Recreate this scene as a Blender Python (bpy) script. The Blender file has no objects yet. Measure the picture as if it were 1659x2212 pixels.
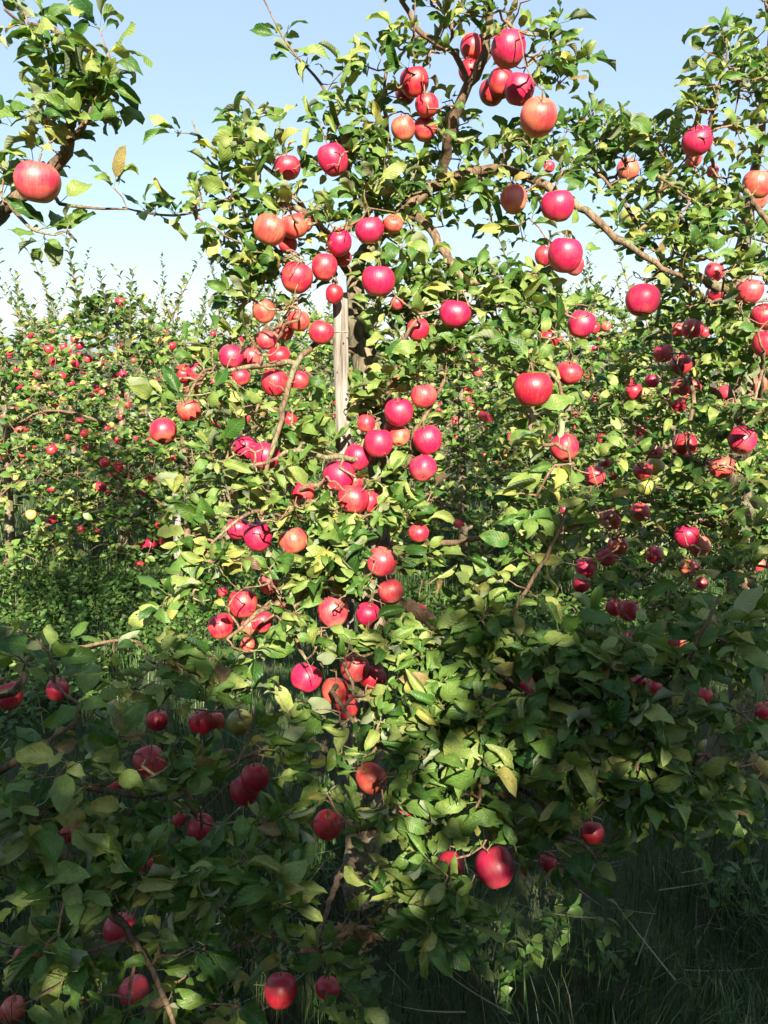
import bpy, math, random
import numpy as np
from mathutils import Vector, Matrix, Quaternion
from mathutils.bvhtree import BVHTree
SEED = 7
rng = np.random.default_rng(SEED)
random.seed(SEED)
S = bpy.context.scene
COL = S.collection
R = math.radians

# ------------------------------------------------------------------ camera, sky, sun, exposure
CAM_H = 1.5
PITCH = R(11.5)
F = 1703.0                      # focal length in units of a 1659 x 2212 frame
cam = bpy.data.cameras.new('camera')
camo = bpy.data.objects.new('camera', cam)
COL.objects.link(camo)
camo.location = (0, 0, CAM_H)
camo.rotation_euler = (R(90) - PITCH, 0, 0)
cam.sensor_fit = 'VERTICAL'
cam.sensor_height = 24.0
cam.lens = 24.0 * F / 2212.0
cam.clip_start = 0.05
cam.clip_end = 6000
S.camera = camo
S.render.resolution_x, S.render.resolution_y = 768, 1024

SUN_EL, SUN_AZ = R(30), R(8)    # the sun stands behind the camera, a little to the right
sun_dir = Vector((math.sin(SUN_AZ) * math.cos(SUN_EL), -math.cos(SUN_AZ) * math.cos(SUN_EL), math.sin(SUN_EL)))
W = bpy.data.worlds.new('World')
S.world = W
W.use_nodes = True
nt = W.node_tree
bg = nt.nodes['Background']
sky = nt.nodes.new('ShaderNodeTexSky')
sky.sky_type = 'NISHITA'
sky.sun_disc = False
sky.sun_elevation = SUN_EL
sky.sun_rotation = math.pi - SUN_AZ
sky.air_density = 1.0
sky.dust_density = 1.0
sky.ozone_density = 1.0
# thin high haze evens the blue out, with faint wisps
wt = nt.nodes.new('ShaderNodeTexCoord'); wm = nt.nodes.new('ShaderNodeMapping'); wm.inputs['Scale'].default_value = (1.0, 2.2, 5.0); wm.inputs['Rotation'].default_value = (0.3, 0.6, 0.4)
wn = nt.nodes.new('ShaderNodeTexNoise'); wn.inputs['Scale'].default_value = 1.4; wn.inputs['Detail'].default_value = 5
wr = nt.nodes.new('ShaderNodeMapRange'); wr.inputs[1].default_value = 0.45; wr.inputs[2].default_value = 0.75; wr.inputs[3].default_value = 0.50; wr.inputs[4].default_value = 0.62
wx = nt.nodes.new('ShaderNodeMix'); wx.data_type = 'RGBA'; wx.inputs[7].default_value = (2.9, 3.75, 4.9, 1)
nt.links.new(wt.outputs['Generated'], wm.inputs[0]); nt.links.new(wm.outputs[0], wn.inputs[0]); nt.links.new(wn.outputs[0], wr.inputs[0]); nt.links.new(wr.outputs[0], wx.inputs[0])
nt.links.new(sky.outputs[0], wx.inputs[6])
nt.links.new(wx.outputs[2], bg.inputs[0])
bg.inputs[1].default_value = 0.060
sl = bpy.data.lights.new('sun', 'SUN')
sl.energy = 5.0
sl.angle = R(0.6)
sl.color = (1.0, 0.90, 0.70)
so = bpy.data.objects.new('sun', sl)
COL.objects.link(so)
so.rotation_euler = sun_dir.to_track_quat('Z', 'Y').to_euler()
S.view_settings.view_transform = 'Standard'
S.view_settings.look = 'None'
S.view_settings.gamma = 1
S.view_settings.use_curve_mapping = False
S.view_settings.exposure = 1.88
S.cycles.max_bounces = 6
S.cycles.diffuse_bounces = 3
S.cycles.transmission_bounces = 4
S.cycles.sample_clamp_indirect = 4

# ------------------------------------------------------------------ geometry helpers
CP = np.array([0, 0, CAM_H])
FW = np.array([0, math.cos(PITCH), -math.sin(PITCH)])
UP = np.array([0, math.sin(PITCH), math.cos(PITCH)])
RT = np.array([1.0, 0, 0])


def P(x, y, d):
    """the place d metres in front of the lens that stands at picture spot x, y"""
    return CP + d * (FW + RT * ((x - 829.5) / F) - UP * ((y - 1106) / F))


def proj(p):
    q = np.atleast_2d(p) - CP
    z = q @ FW
    zz = np.where(np.abs(z) < 1e-6, 1e-6, z)
    return 829.5 + F * (q @ RT) / zz, 1106 - F * (q @ UP) / zz, z


def newmesh(name, V, T, mat, uv=None, rnd=None, smooth=True, mats=None, midx=None):
    V = np.asarray(V, dtype=np.float32)
    T = np.asarray(T, dtype=np.int32)
    k = T.shape[1]
    me = bpy.data.meshes.new(name)
    me.vertices.add(len(V))
    me.vertices.foreach_set('co', V.ravel())
    me.loops.add(T.size)
    me.loops.foreach_set('vertex_index', T.ravel())
    me.polygons.add(len(T))
    me.polygons.foreach_set('loop_start', np.arange(0, T.size, k, dtype=np.int32))
    if smooth:
        me.polygons.foreach_set('use_smooth', np.ones(len(T), dtype=bool))
    if uv is not None:
        l = me.uv_layers.new(name='UVMap')
        l.data.foreach_set('uv', np.asarray(uv, dtype=np.float32)[T.ravel()].ravel())
    if rnd is not None:
        a = me.attributes.new('rnd', 'FLOAT', 'POINT')
        a.data.foreach_set('value', np.asarray(rnd, dtype=np.float32))
    for m in (mats or [mat]):
        me.materials.append(m)
    if midx is not None:
        me.polygons.foreach_set('material_index', np.asarray(midx, dtype=np.int32))
    me.update()
    me.validate()
    return me


def obj(name, me, parent=None, loc=None, kind=None):
    o = bpy.data.objects.new(name, me)
    COL.objects.link(o)
    if parent is not None:
        o.parent = parent
    if loc is not None:
        o.location = loc
    if kind:
        o['kind'] = kind
    return o


def tag(o, label=None, cat=None, group=None, kind=None):
    if label: o['label'] = label
    if cat: o['category'] = cat
    if group: o['group'] = group
    if kind: o['kind'] = kind
    return o


def spline(pts, step):
    """Catmull-Rom through pts (n,k), resampled about every step metres"""
    pts = np.asarray(pts, float)
    if len(pts) < 2: return pts
    e = np.vstack([2 * pts[0] - pts[1], pts, 2 * pts[-1] - pts[-2]])
    out = []
    for i in range(1, len(e) - 2):
        a, b, c, d = e[i - 1], e[i], e[i + 1], e[i + 2]
        n = max(1, int(np.linalg.norm(c[:3] - b[:3]) / step))
        for t in np.arange(n) / n:
            out.append(0.5 * ((2 * b) + (-a + c) * t + (2 * a - 5 * b + 4 * c - d) * t * t + (-a + 3 * b - 3 * c + d) * t ** 3))
    out.append(e[-2])
    return np.array(out)


def tube(C, r, sides=6, rough=0.0, lump=None):
    """closed tube round the centre line C (n,3) with radii r (n)"""
    n = len(C)
    tan = np.gradient(C, axis=0)
    tan /= np.linalg.norm(tan, axis=1)[:, None] + 1e-9
    u = np.cross(tan[0], [0.3, 0.9, 0.1]); u /= np.linalg.norm(u) + 1e-9
    V = []
    ang = np.arange(sides) * 2 * math.pi / sides
    vv = 0
    uv = []
    for i in range(n):
        u = u - tan[i] * (u @ tan[i]); u /= np.linalg.norm(u) + 1e-9
        w = np.cross(tan[i], u)
        if i: vv += np.linalg.norm(C[i] - C[i - 1])
        rr = r[i] * (1 + rough * rng.standard_normal(sides))
        V.append(C[i] + (np.cos(ang) * rr)[:, None] * u + (np.sin(ang) * rr)[:, None] * w)
        uv.append(np.stack([ang / (2 * math.pi), np.full(sides, vv)], 1))
    V.append(C[-1:] + tan[-1] * r[-1] * 0.6)
    uv.append(np.array([[0.5, vv]]))
    V = np.vstack(V); uv = np.vstack(uv)
    T = []
    for i in range(n - 1):
        for j in range(sides):
            a, b = i * sides + j, i * sides + (j + 1) % sides
            T += [(a, b, b + sides), (a, b + sides, a + sides)]
    for j in range(sides):
        T.append(((n - 1) * sides + j, (n - 1) * sides + (j + 1) % sides, n * sides))
    return V, np.array(T), uv


class Bag:
    def __init__(s): s.V, s.T, s.U, s.n = [], [], [], 0
    def add(s, V, T, U):
        s.V.append(V); s.T.append(np.asarray(T) + s.n); s.U.append(U); s.n += len(V)
    def mesh(s, name, mat, off=(0, 0, 0)):
        return newmesh(name, np.vstack(s.V) - np.asarray(off), np.vstack(s.T), mat, uv=np.vstack(s.U))


# ------------------------------------------------------------------ materials
def nodes(name):
    m = bpy.data.materials.new(name)
    m.use_nodes = True
    t = m.node_tree
    return m, t, t.nodes, t.links, t.nodes['Principled BSDF']


def ramp(n, stops, fac=None, l=None):
    r = n.new('ShaderNodeValToRGB')
    e = r.color_ramp.elements
    while len(e) > 1: e.remove(e[-1])
    e[0].position = stops[0][0]; e[0].color = (*stops[0][1], 1)
    for p, c in stops[1:]:
        q = e.new(p); q.color = (*c, 1)
    if fac is not None: l.new(fac, r.inputs[0])
    return r


def math_(n, l, op, a, b=None, c=None):
    m = n.new('ShaderNodeMath'); m.operation = op
    for i, v in enumerate((a, b, c)):
        if v is None: continue
        if isinstance(v, (int, float)): m.inputs[i].default_value = v
        else: l.new(v, m.inputs[i])
    return m.outputs[0]


def mix_(n, l, f, a, b, blend='MIX'):
    m = n.new('ShaderNodeMix'); m.data_type = 'RGBA'; m.blend_type = blend
    for s, v in ((m.inputs[0], f), (m.inputs[6], a), (m.inputs[7], b)):
        if isinstance(v, (int, float)): s.default_value = v
        elif isinstance(v, tuple): s.default_value = (*v, 1)
        else: l.new(v, s)
    return m.outputs[2]


def leaf_material(name, stops, under, yellow=0.5, trans=0.22, rough=0.42, veins=True):
    m, t, n, l, b = nodes(name)
    at = n.new('ShaderNodeAttribute'); at.attribute_name = 'rnd'
    oi = n.new('ShaderNodeObjectInfo')
    r = math_(n, l, 'FRACT', math_(n, l, 'ADD', at.outputs['Fac'], oi.outputs['Random']))
    r2 = math_(n, l, 'FRACT', math_(n, l, 'MULTIPLY', r, 17.31))
    col = ramp(n, stops, r, l).outputs[0]
    uv = n.new('ShaderNodeUVMap')
    sp = n.new('ShaderNodeSeparateXYZ'); l.new(uv.outputs[0], sp.inputs[0])
    cx = n.new('ShaderNodeCombineXYZ')
    l.new(math_(n, l, 'MULTIPLY', sp.outputs[0], 1.3), cx.inputs[0])
    l.new(math_(n, l, 'MULTIPLY', sp.outputs[1], 2.2), cx.inputs[1])
    l.new(math_(n, l, 'MULTIPLY', r, 91.0), cx.inputs[2])
    nz = n.new('ShaderNodeTexNoise'); nz.inputs['Scale'].default_value = 1.6; nz.inputs['Detail'].default_value = 3
    l.new(cx.outputs[0], nz.inputs[0])
    # yellowing patches that some leaves have
    yf = math_(n, l, 'MULTIPLY', math_(n, l, 'SMOOTH_MIN', 1.0, math_(n, l, 'MAXIMUM', math_(n, l, 'MULTIPLY', math_(n, l, 'SUBTRACT', nz.outputs[0], 0.5), 6.0), 0.0), 0.2), math_(n, l, 'MULTIPLY', r2, yellow))
    col = mix_(n, l, yf, col, (0.30, 0.29, 0.045))
    # light and dark mottling
    nz3 = n.new('ShaderNodeTexNoise'); nz3.inputs['Scale'].default_value = 5.0; nz3.inputs['Detail'].default_value = 2
    l.new(cx.outputs[0], nz3.inputs[0])
    col = mix_(n, l, 0.55, col, ramp(n, [(0.3, (0.5, 0.55, 0.5)), (0.7, (1.0, 1.0, 0.95))], nz3.outputs[0], l).outputs[0], 'MULTIPLY')
    # brown spots
    nz2 = n.new('ShaderNodeTexNoise'); nz2.inputs['Scale'].default_value = 6.5; nz2.inputs['Detail'].default_value = 1
    l.new(cx.outputs[0], nz2.inputs[0])
    col = mix_(n, l, math_(n, l, 'MULTIPLY', math_(n, l, 'GREATER_THAN', nz2.outputs[0], 0.71), 0.8), col, (0.12, 0.055, 0.02))
    if veins:
        au = math_(n, l, 'ABSOLUTE', math_(n, l, 'SUBTRACT', sp.outputs[0], 0.5))
        sv = math_(n, l, 'SINE', math_(n, l, 'MULTIPLY', math_(n, l, 'SUBTRACT', sp.outputs[1], math_(n, l, 'MULTIPLY', au, 0.5)), 58.0))
        vn = math_(n, l, 'MAXIMUM', math_(n, l, 'MULTIPLY', math_(n, l, 'SUBTRACT', sv, 0.75), 3.0), math_(n, l, 'MULTIPLY', math_(n, l, 'LESS_THAN', au, 0.035), 1.0))
        vn = math_(n, l, 'MAXIMUM', vn, 0.0)
        col = mix_(n, l, math_(n, l, 'MULTIPLY', vn, 0.13), col, (0.28, 0.33, 0.12))
        bp = n.new('ShaderNodeBump'); bp.inputs['Strength'].default_value = 0.18; bp.inputs['Distance'].default_value = 0.002
        l.new(math_(n, l, 'ADD', sv, math_(n, l, 'MULTIPLY', nz3.outputs[0], 3.0)), bp.inputs['Height'])
        l.new(bp.outputs[0], b.inputs['Normal'])
    g = n.new('ShaderNodeNewGeometry')
    un = mix_(n, l, math_(n, l, 'MULTIPLY', r2, 0.5), under, tuple(c * 0.7 for c in under))
    un = mix_(n, l, 0.25, un, col)
    col2 = mix_(n, l, g.outputs['Backfacing'], col, un)
    l.new(col2, b.inputs['Base Color'])
    rg = math_(n, l, 'ADD', math_(n, l, 'MULTIPLY', g.outputs['Backfacing'], 0.3), math_(n, l, 'ADD', rough, math_(n, l, 'MULTIPLY', r2, 0.12)))
    l.new(rg, b.inputs['Roughness'])
    b.inputs['Specular IOR Level'].default_value = 0.34
    tr = n.new('ShaderNodeBsdfTranslucent')
    l.new(mix_(n, l, 1.0, col, (1.7, 1.8, 0.5), 'MULTIPLY'), tr.inputs[0])
    ms = n.new('ShaderNodeMixShader'); ms.inputs[0].default_value = trans
    l.new(b.outputs[0], ms.inputs[1]); l.new(tr.outputs[0], ms.inputs[2])
    l.new(ms.outputs[0], n['Material Output'].inputs[0])
    return m


GREENS = [(0.0, (0.020, 0.076, 0.013)), (0.22, (0.042, 0.118, 0.019)), (0.48, (0.098, 0.182, 0.036)), (0.70, (0.165, 0.240, 0.060)),
          (0.90, (0.24, 0.285, 0.090)), (0.965, (0.33, 0.32, 0.085)), (0.990, (0.24, 0.17, 0.08)), (1.0, (0.10, 0.055, 0.04))]
M_leaf = leaf_material('apple leaf', GREENS, (0.27, 0.30, 0.195), yellow=0.32)
M_leaf_far = leaf_material('apple leaf far', [(p, c) for p, c in GREENS], (0.28, 0.31, 0.20), yellow=0.2, veins=False)
M_weed = leaf_material('weed leaf', [(0, (0.045, 0.11, 0.02)), (0.6, (0.07, 0.15, 0.03)), (1, (0.14, 0.19, 0.05))], (0.12, 0.18, 0.08), yellow=0.1, veins=False)
M_dry = leaf_material('dry leaf', [(0, (0.30, 0.17, 0.10)), (1, (0.36, 0.22, 0.13))], (0.34, 0.22, 0.14), trans=0.1, rough=0.7)


def bark(name, c1, c2, c3, sc=30, bump=0.6):
    m, t, n, l, b = nodes(name)
    tc = n.new('ShaderNodeTexCoord')
    mp = n.new('ShaderNodeMapping'); mp.inputs['Scale'].default_value = (1, 1, 0.35); l.new(tc.outputs['Object'], mp.inputs[0])
    a = n.new('ShaderNodeTexNoise'); a.inputs['Scale'].default_value = sc; a.inputs['Detail'].default_value = 6; a.inputs['Roughness'].default_value = 0.7
    l.new(mp.outputs[0], a.inputs[0])
    c = ramp(n, [(0.3, c1), (0.52, c2), (0.75, c3)], a.outputs[0], l).outputs[0]
    z = n.new('ShaderNodeTexNoise'); z.inputs['Scale'].default_value = 9; z.inputs['Detail'].default_value = 4; l.new(tc.outputs['Object'], z.inputs[0])
    c = mix_(n, l, math_(n, l, 'MULTIPLY', math_(n, l, 'GREATER_THAN', z.outputs[0], 0.56), 0.45), c, (0.20, 0.22, 0.12))
    vo = n.new('ShaderNodeTexVoronoi'); vo.feature = 'DISTANCE_TO_EDGE'; vo.inputs['Scale'].default_value = sc * 1.6; l.new(mp.outputs[0], vo.inputs[0])
    c = mix_(n, l, math_(n, l, 'MULTIPLY', math_(n, l, 'LESS_THAN', vo.outputs['Distance'], 0.05), 0.55), c, tuple(v * 0.4 for v in c1))
    l.new(c, b.inputs['Base Color']); b.inputs['Roughness'].default_value = 0.85
    bp = n.new('ShaderNodeBump'); bp.inputs['Strength'].default_value = bump; bp.inputs['Distance'].default_value = 0.006
    l.new(a.outputs[0], bp.inputs['Height']); l.new(bp.outputs[0], b.inputs['Normal'])
    return m


M_trunk = bark('trunk bark', (0.05, 0.04, 0.025), (0.17, 0.14, 0.09), (0.27, 0.24, 0.16), 26, 1.0)
M_limb = bark('limb bark', (0.055, 0.032, 0.02), (0.15, 0.095, 0.055), (0.25, 0.185, 0.12), 40, 0.9)
M_twig = bark('twig bark', (0.10, 0.05, 0.03), (0.19, 0.11, 0.07), (0.27, 0.20, 0.13), 60, 0.3)

m, t, n, l, b = nodes('weathered wood'); M_stake = m
tc = n.new('ShaderNodeTexCoord'); mp = n.new('ShaderNodeMapping'); mp.inputs['Scale'].default_value = (60, 60, 3.2); l.new(tc.outputs['Object'], mp.inputs[0])
a = n.new('ShaderNodeTexNoise'); a.inputs['Scale'].default_value = 1.6; a.inputs['Detail'].default_value = 7; a.inputs['Roughness'].default_value = 0.7; l.new(mp.outputs[0], a.inputs[0])
c = ramp(n, [(0.32, (0.05, 0.035, 0.03)), (0.44, (0.15, 0.13, 0.115)), (0.60, (0.26, 0.24, 0.225)), (0.76, (0.36, 0.34, 0.325))], a.outputs[0], l).outputs[0]
z = n.new('ShaderNodeTexNoise'); z.inputs['Scale'].default_value = 7; z.inputs['Detail'].default_value = 5; l.new(tc.outputs['Object'], z.inputs[0])
c = mix_(n, l, math_(n, l, 'MULTIPLY', math_(n, l, 'GREATER_THAN', z.outputs[0], 0.6), 0.35), c, (0.30, 0.12, 0.10))
l.new(c, b.inputs['Base Color']); b.inputs['Roughness'].default_value = 0.9
bp = n.new('ShaderNodeBump'); bp.inputs['Strength'].default_value = 0.8; bp.inputs['Distance'].default_value = 0.003; l.new(a.outputs[0], bp.inputs['Height']); l.new(bp.outputs[0], b.inputs['Normal'])


def simple(name, c, rough=0.6):
    m, t, n, l, b = nodes(name)
    z = n.new('ShaderNodeTexNoise'); z.inputs['Scale'].default_value = 40
    l.new(mix_(n, l, z.outputs[0], tuple(v * 0.6 for v in c), tuple(min(1, v * 1.3) for v in c)), b.inputs['Base Color'])
    b.inputs['Roughness'].default_value = rough
    return m


M_stalk = simple('apple stalk', (0.13, 0.09, 0.04))
M_calyx = simple('dried calyx', (0.10, 0.07, 0.04), 0.9)
M_wire = simple('steel wire', (0.22, 0.21, 0.20), 0.5)
M_knot = simple('wood knot', (0.035, 0.022, 0.018), 0.9)
M_flower = simple('white petals', (0.75, 0.75, 0.72))


def apple_material(name, blush, base, lo, hi, pale=0.5):
    """blush over a ground colour, fine streaks from stalk to eye, small pale dots"""
    m, t, n, l, b = nodes(name)
    tc = n.new('ShaderNodeTexCoord'); oi = n.new('ShaderNodeObjectInfo')
    va = n.new('ShaderNodeVectorMath'); va.operation = 'ADD'
    l.new(tc.outputs['Object'], va.inputs[0])
    cr = n.new('ShaderNodeCombineXYZ')
    for i in range(3): l.new(math_(n, l, 'MULTIPLY', oi.outputs['Random'], 37.0 + 11 * i), cr.inputs[i])
    l.new(cr.outputs[0], va.inputs[1])
    z = n.new('ShaderNodeTexNoise'); z.inputs['Scale'].default_value = 1.1; z.inputs['Detail'].default_value = 3; l.new(va.outputs[0], z.inputs[0])
    # streaks: noise stretched from pole to pole, on the direction round the axis
    sx = n.new('ShaderNodeSeparateXYZ'); l.new(tc.outputs['Object'], sx.inputs[0])
    at = math_(n, l, 'ARCTAN2', sx.outputs[1], sx.outputs[0])
    cs = n.new('ShaderNodeCombineXYZ')
    l.new(math_(n, l, 'MULTIPLY', math_(n, l, 'SINE', at), 9.0), cs.inputs[0]); l.new(math_(n, l, 'MULTIPLY', math_(n, l, 'COSINE', at), 9.0), cs.inputs[1])
    l.new(math_(n, l, 'ADD', sx.outputs[2], math_(n, l, 'MULTIPLY', oi.outputs['Random'], 50.0)), cs.inputs[2])
    s = n.new('ShaderNodeTexNoise'); s.inputs['Scale'].default_value = 1.5; s.inputs['Detail'].default_value = 4; l.new(cs.outputs[0], s.inputs[0])
    f = math_(n, l, 'ADD', math_(n, l, 'MULTIPLY', z.outputs[0], 0.62), math_(n, l, 'MULTIPLY', s.outputs[0], 0.38))
    # less blush towards the eye
    f = math_(n, l, 'ADD', f, math_(n, l, 'MULTIPLY', math_(n, l, 'MINIMUM', math_(n, l, 'ADD', sx.outputs[2], 0.45), 0.0), 0.55))
    mr = n.new('ShaderNodeMapRange'); mr.inputs[1].default_value = lo; mr.inputs[2].default_value = hi; l.new(f, mr.inputs[0])
    c = mix_(n, l, mr.outputs[0], base, blush)
    v = n.new('ShaderNodeTexVoronoi'); v.inputs['Scale'].default_value = 9; l.new(va.outputs[0], v.inputs[0])
    d = math_(n, l, 'MULTIPLY', math_(n, l, 'LESS_THAN', v.outputs['Distance'], 0.12), 0.4)
    c = mix_(n, l, d, c, (0.60, 0.38, 0.25))
    # russet in the stalk bowl
    rr = math_(n, l, 'ADD', math_(n, l, 'POWER', sx.outputs[0], 2.0), math_(n, l, 'POWER', sx.outputs[1], 2.0))
    ru = math_(n, l, 'MULTIPLY', math_(n, l, 'LESS_THAN', rr, 0.035), math_(n, l, 'GREATER_THAN', sx.outputs[2], 0.0))
    c = mix_(n, l, math_(n, l, 'MULTIPLY', ru, 0.6), c, (0.30, 0.26, 0.08))
    l.new(c, b.inputs['Base Color'])
    wx = n.new('ShaderNodeTexNoise'); wx.inputs['Scale'].default_value = 4; wx.inputs['Detail'].default_value = 5; l.new(va.outputs[0], wx.inputs[0])
    l.new(math_(n, l, 'ADD', 0.30, math_(n, l, 'MULTIPLY', wx.outputs[0], 0.34)), b.inputs['Roughness'])
    b.inputs['Specular IOR Level'].default_value = 0.55
    b.inputs['Coat Weight'].default_value = 0.14
    b.inputs['Coat Roughness'].default_value = 0.3
    b.inputs['Subsurface Weight'].default_value = 0.06
    b.inputs['Subsurface Scale'].default_value = 0.1
    b.inputs['Subsurface Radius'].default_value = (0.10, 0.03, 0.02)
    bp = n.new('ShaderNodeBump'); bp.inputs['Strength'].default_value = 0.08; bp.inputs['Distance'].default_value = 0.05
    l.new(math_(n, l, 'ADD', s.outputs[0], d), bp.inputs['Height']); l.new(bp.outputs[0], b.inputs['Normal'])
    return m


AM = {
    'm': apple_material('apple skin magenta', (0.40, 0.008, 0.058), (0.46, 0.06, 0.07), 0.24, 0.50),
    'r': apple_material('apple skin red', (0.41, 0.010, 0.042), (0.48, 0.09, 0.06), 0.30, 0.54),
    'd': apple_material('apple skin dark red', (0.35, 0.007, 0.028), (0.40, 0.05, 0.035), 0.28, 0.52),
    'p': apple_material('apple skin pink', (0.44, 0.018, 0.05), (0.52, 0.15, 0.11), 0.28, 0.58),
    'o': apple_material('apple skin orange', (0.45, 0.032, 0.04), (0.52, 0.17, 0.09), 0.32, 0.60),
    'y': apple_material('apple skin yellow', (0.50, 0.21, 0.07), (0.48, 0.36, 0.11), 0.5, 0.78),
    'g': apple_material('apple skin green', (0.32, 0.17, 0.04), (0.22, 0.24, 0.05), 0.52, 0.8),
}

# ------------------------------------------------------------------ ground
m, t, n, l, b = nodes('orchard soil and turf'); M_ground = m
tc = n.new('ShaderNodeTexCoord')
a = n.new('ShaderNodeTexNoise'); a.inputs['Scale'].default_value = 3.0; a.inputs['Detail'].default_value = 8; l.new(tc.outputs['Object'], a.inputs[0])
a2 = n.new('ShaderNodeTexNoise'); a2.inputs['Scale'].default_value = 60.0; a2.inputs['Detail'].default_value = 4; l.new(tc.outputs['Object'], a2.inputs[0])
c = ramp(n, [(0.35, (0.045, 0.032, 0.02)), (0.5, (0.03, 0.05, 0.014)), (0.7, (0.05, 0.085, 0.022))], a.outputs[0], l).outputs[0]
c = mix_(n, l, 0.6, c, ramp(n, [(0.3, (0.4, 0.4, 0.4)), (0.7, (1.3, 1.3, 1.2))], a2.outputs[0], l).outputs[0], 'MULTIPLY')
l.new(c, b.inputs['Base Color']); b.inputs['Roughness'].default_value = 1.0
xs = np.concatenate([[-3000, -400, -60, -25], np.linspace(-12, 12, 81), [25, 60, 400, 3000]])
ys = np.concatenate([[-3000, -400, -60, -20], np.linspace(-8, 26, 111), [45, 90, 400, 3000]])
gx, gy = np.meshgrid(xs, ys)


def gz(x, y):
    return 0.025 * np.sin(x * 1.9 + 0.7 * y) + 0.02 * np.sin(y * 2.7 - x) + 0.012 * np.sin(x * 6.1 + y * 5.3)


V = np.stack([gx.ravel(), gy.ravel(), gz(gx, gy).ravel()], 1)
nx = len(xs)
Q = [(j * nx + i, j * nx + i + 1, (j + 1) * nx + i + 1, (j + 1) * nx + i) for j in range(len(ys) - 1) for i in range(nx - 1)]
tag(obj('ground', newmesh('ground', V, Q, M_ground)), kind='structure')


# ------------------------------------------------------------------ leaf templates
def leaf_template(segs, fold, curl, wave, twist, width, cols=4, petiole=True, ragged=0.06, seed=0, roll=0.0):
    """an apple leaf along +y from its petiole, upper side +z, unit length"""
    g = np.random.default_rng(seed)
    V, U, T = [], [], []
    ph = g.uniform(0, 6.28)
    cy, cz, th = 0.0, 0.0, 0.25
    mid = []
    for i in range(segs + 1):
        mid.append((cy, cz, th))
        cy += math.cos(th) / segs; cz += math.sin(th) / segs
        th -= curl / segs
    rows = []
    for i in range(segs + 1):
        v = i / segs
        w = width * (math.sin(math.pi * min(1, v ** 0.82)) ** 0.75) if 0 < i < segs else 0
        y0, z0, th = mid[i]
        row = []
        ss = [0] if w == 0 else [(-1 + 2 * k / cols) for k in range(cols + 1)]
        for s_ in ss:
            ww = w * (1 + (ragged * g.standard_normal() if abs(s_) == 1 else 0))
            a = abs(s_)
            fa = fold + roll * a
            x = s_ * ww * math.cos(fa)
            h = a * ww * math.sin(fa) + wave * math.sin(v * 11 + ph + (2 if s_ > 0 else 0)) * a * a * 0.5
            tw = twist * v
            x, h = x * math.cos(tw) - h * math.sin(tw), x * math.sin(tw) + h * math.cos(tw)
            row.append(len(V))
            V.append((x, y0 - h * math.sin(th), z0 + h * math.cos(th)))
            U.append((0.5 + 0.5 * s_, v))
        rows.append(row)
    for i in range(segs):
        a, b = rows[i], rows[i + 1]
        if len(a) == 1:
            for k in range(len(b) - 1): T.append((a[0], b[k + 1], b[k]))
        elif len(b) == 1:
            for k in range(len(a) - 1): T.append((a[k], a[k + 1], b[0]))
        else:
            for k in range(len(a) - 1):
                T += [(a[k], a[k + 1], b[k + 1]), (a[k], b[k + 1], b[k])]
    if petiole:
        k = len(V)
        V += [(-0.012, -0.32, -0.07), (0.012, -0.32, -0.07), (0.012, 0.02, 0), (-0.012, 0.02, 0)]
        U += [(0.5, 0)] * 4
        T += [(k, k + 1, k + 2), (k, k + 2, k + 3)]
        V = [(x, y + 0.32, z + 0.07) for x, y, z in V]
    return np.array(V), np.array(T), np.array(U)


LEAF_N = []
for i in range(18):
    g = random.Random(100 + i)
    LEAF_N.append(leaf_template(6, g.uniform(0.05, 0.95), g.uniform(0.2, 2.5), g.uniform(0.04, 0.17), g.uniform(-1.1, 1.1), g.uniform(0.18, 0.29), 4, True, 0.07, i, g.uniform(-0.5, 0.3)))
LEAF_M = []
for i in range(10):
    g = random.Random(200 + i)
    LEAF_M.append(leaf_template(3, g.uniform(0.1, 0.7), g.uniform(0.3, 1.5), g.uniform(0.02, 0.1), g.uniform(-0.6, 0.6), g.uniform(0.22, 0.31), 2, False, 0.06, i))
LEAF_F = []
for i in range(6):
    g = random.Random(300 + i)
    LEAF_F.append(leaf_template(2, g.uniform(0.1, 0.6), g.uniform(0.3, 1.2), 0.03, 0.2, g.uniform(0.25, 0.33), 2, False, 0.05, i))


class Leaves:
    """a list of leaves: place, frame, size, variant"""
    def __init__(s): s.p, s.d, s.nn, s.sz = [], [], [], []
    def add(s, p, d, nrm, sz): s.p.append(p); s.d.append(d); s.nn.append(nrm); s.sz.append(sz)
    def arrays(s, nvar, r=rng):
        p = np.array(s.p); d = np.array(s.d); nn = np.array(s.nn); sz = np.array(s.sz)
        d = d / np.linalg.norm(d, axis=1)[:, None]
        nn = nn - d * (nn * d).sum(1)[:, None]; nn /= np.linalg.norm(nn, axis=1)[:, None] + 1e-9
        x = np.cross(d, nn)
        M = np.stack([x, d, nn], 2)          # columns
        return p, M, sz, r.integers(0, nvar, len(p)), r.random(len(p))


def leaf_mesh(name, p, M, sz, var, rnd, templ, mat, off=(0, 0, 0)):
    VV, TT, UU, RR, n = [], [], [], [], 0
    for k, (V, T, U) in enumerate(templ):
        ix = np.nonzero(var == k)[0]
        if not len(ix): continue
        W_ = np.einsum('nij,vj->nvi', M[ix], V) * sz[ix][:, None, None] + p[ix][:, None, :]
        VV.append(W_.reshape(-1, 3))
        TT.append((T[None] + (np.arange(len(ix)) * len(V))[:, None, None]).reshape(-1, 3) + n)
        UU.append(np.tile(U, (len(ix), 1)))
        RR.append(np.repeat(rnd[ix], len(V)))
        n += len(ix) * len(V)
    return newmesh(name, np.vstack(VV) - np.asarray(off), np.vstack(TT), mat, uv=np.vstack(UU), rnd=np.concatenate(RR))


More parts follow.
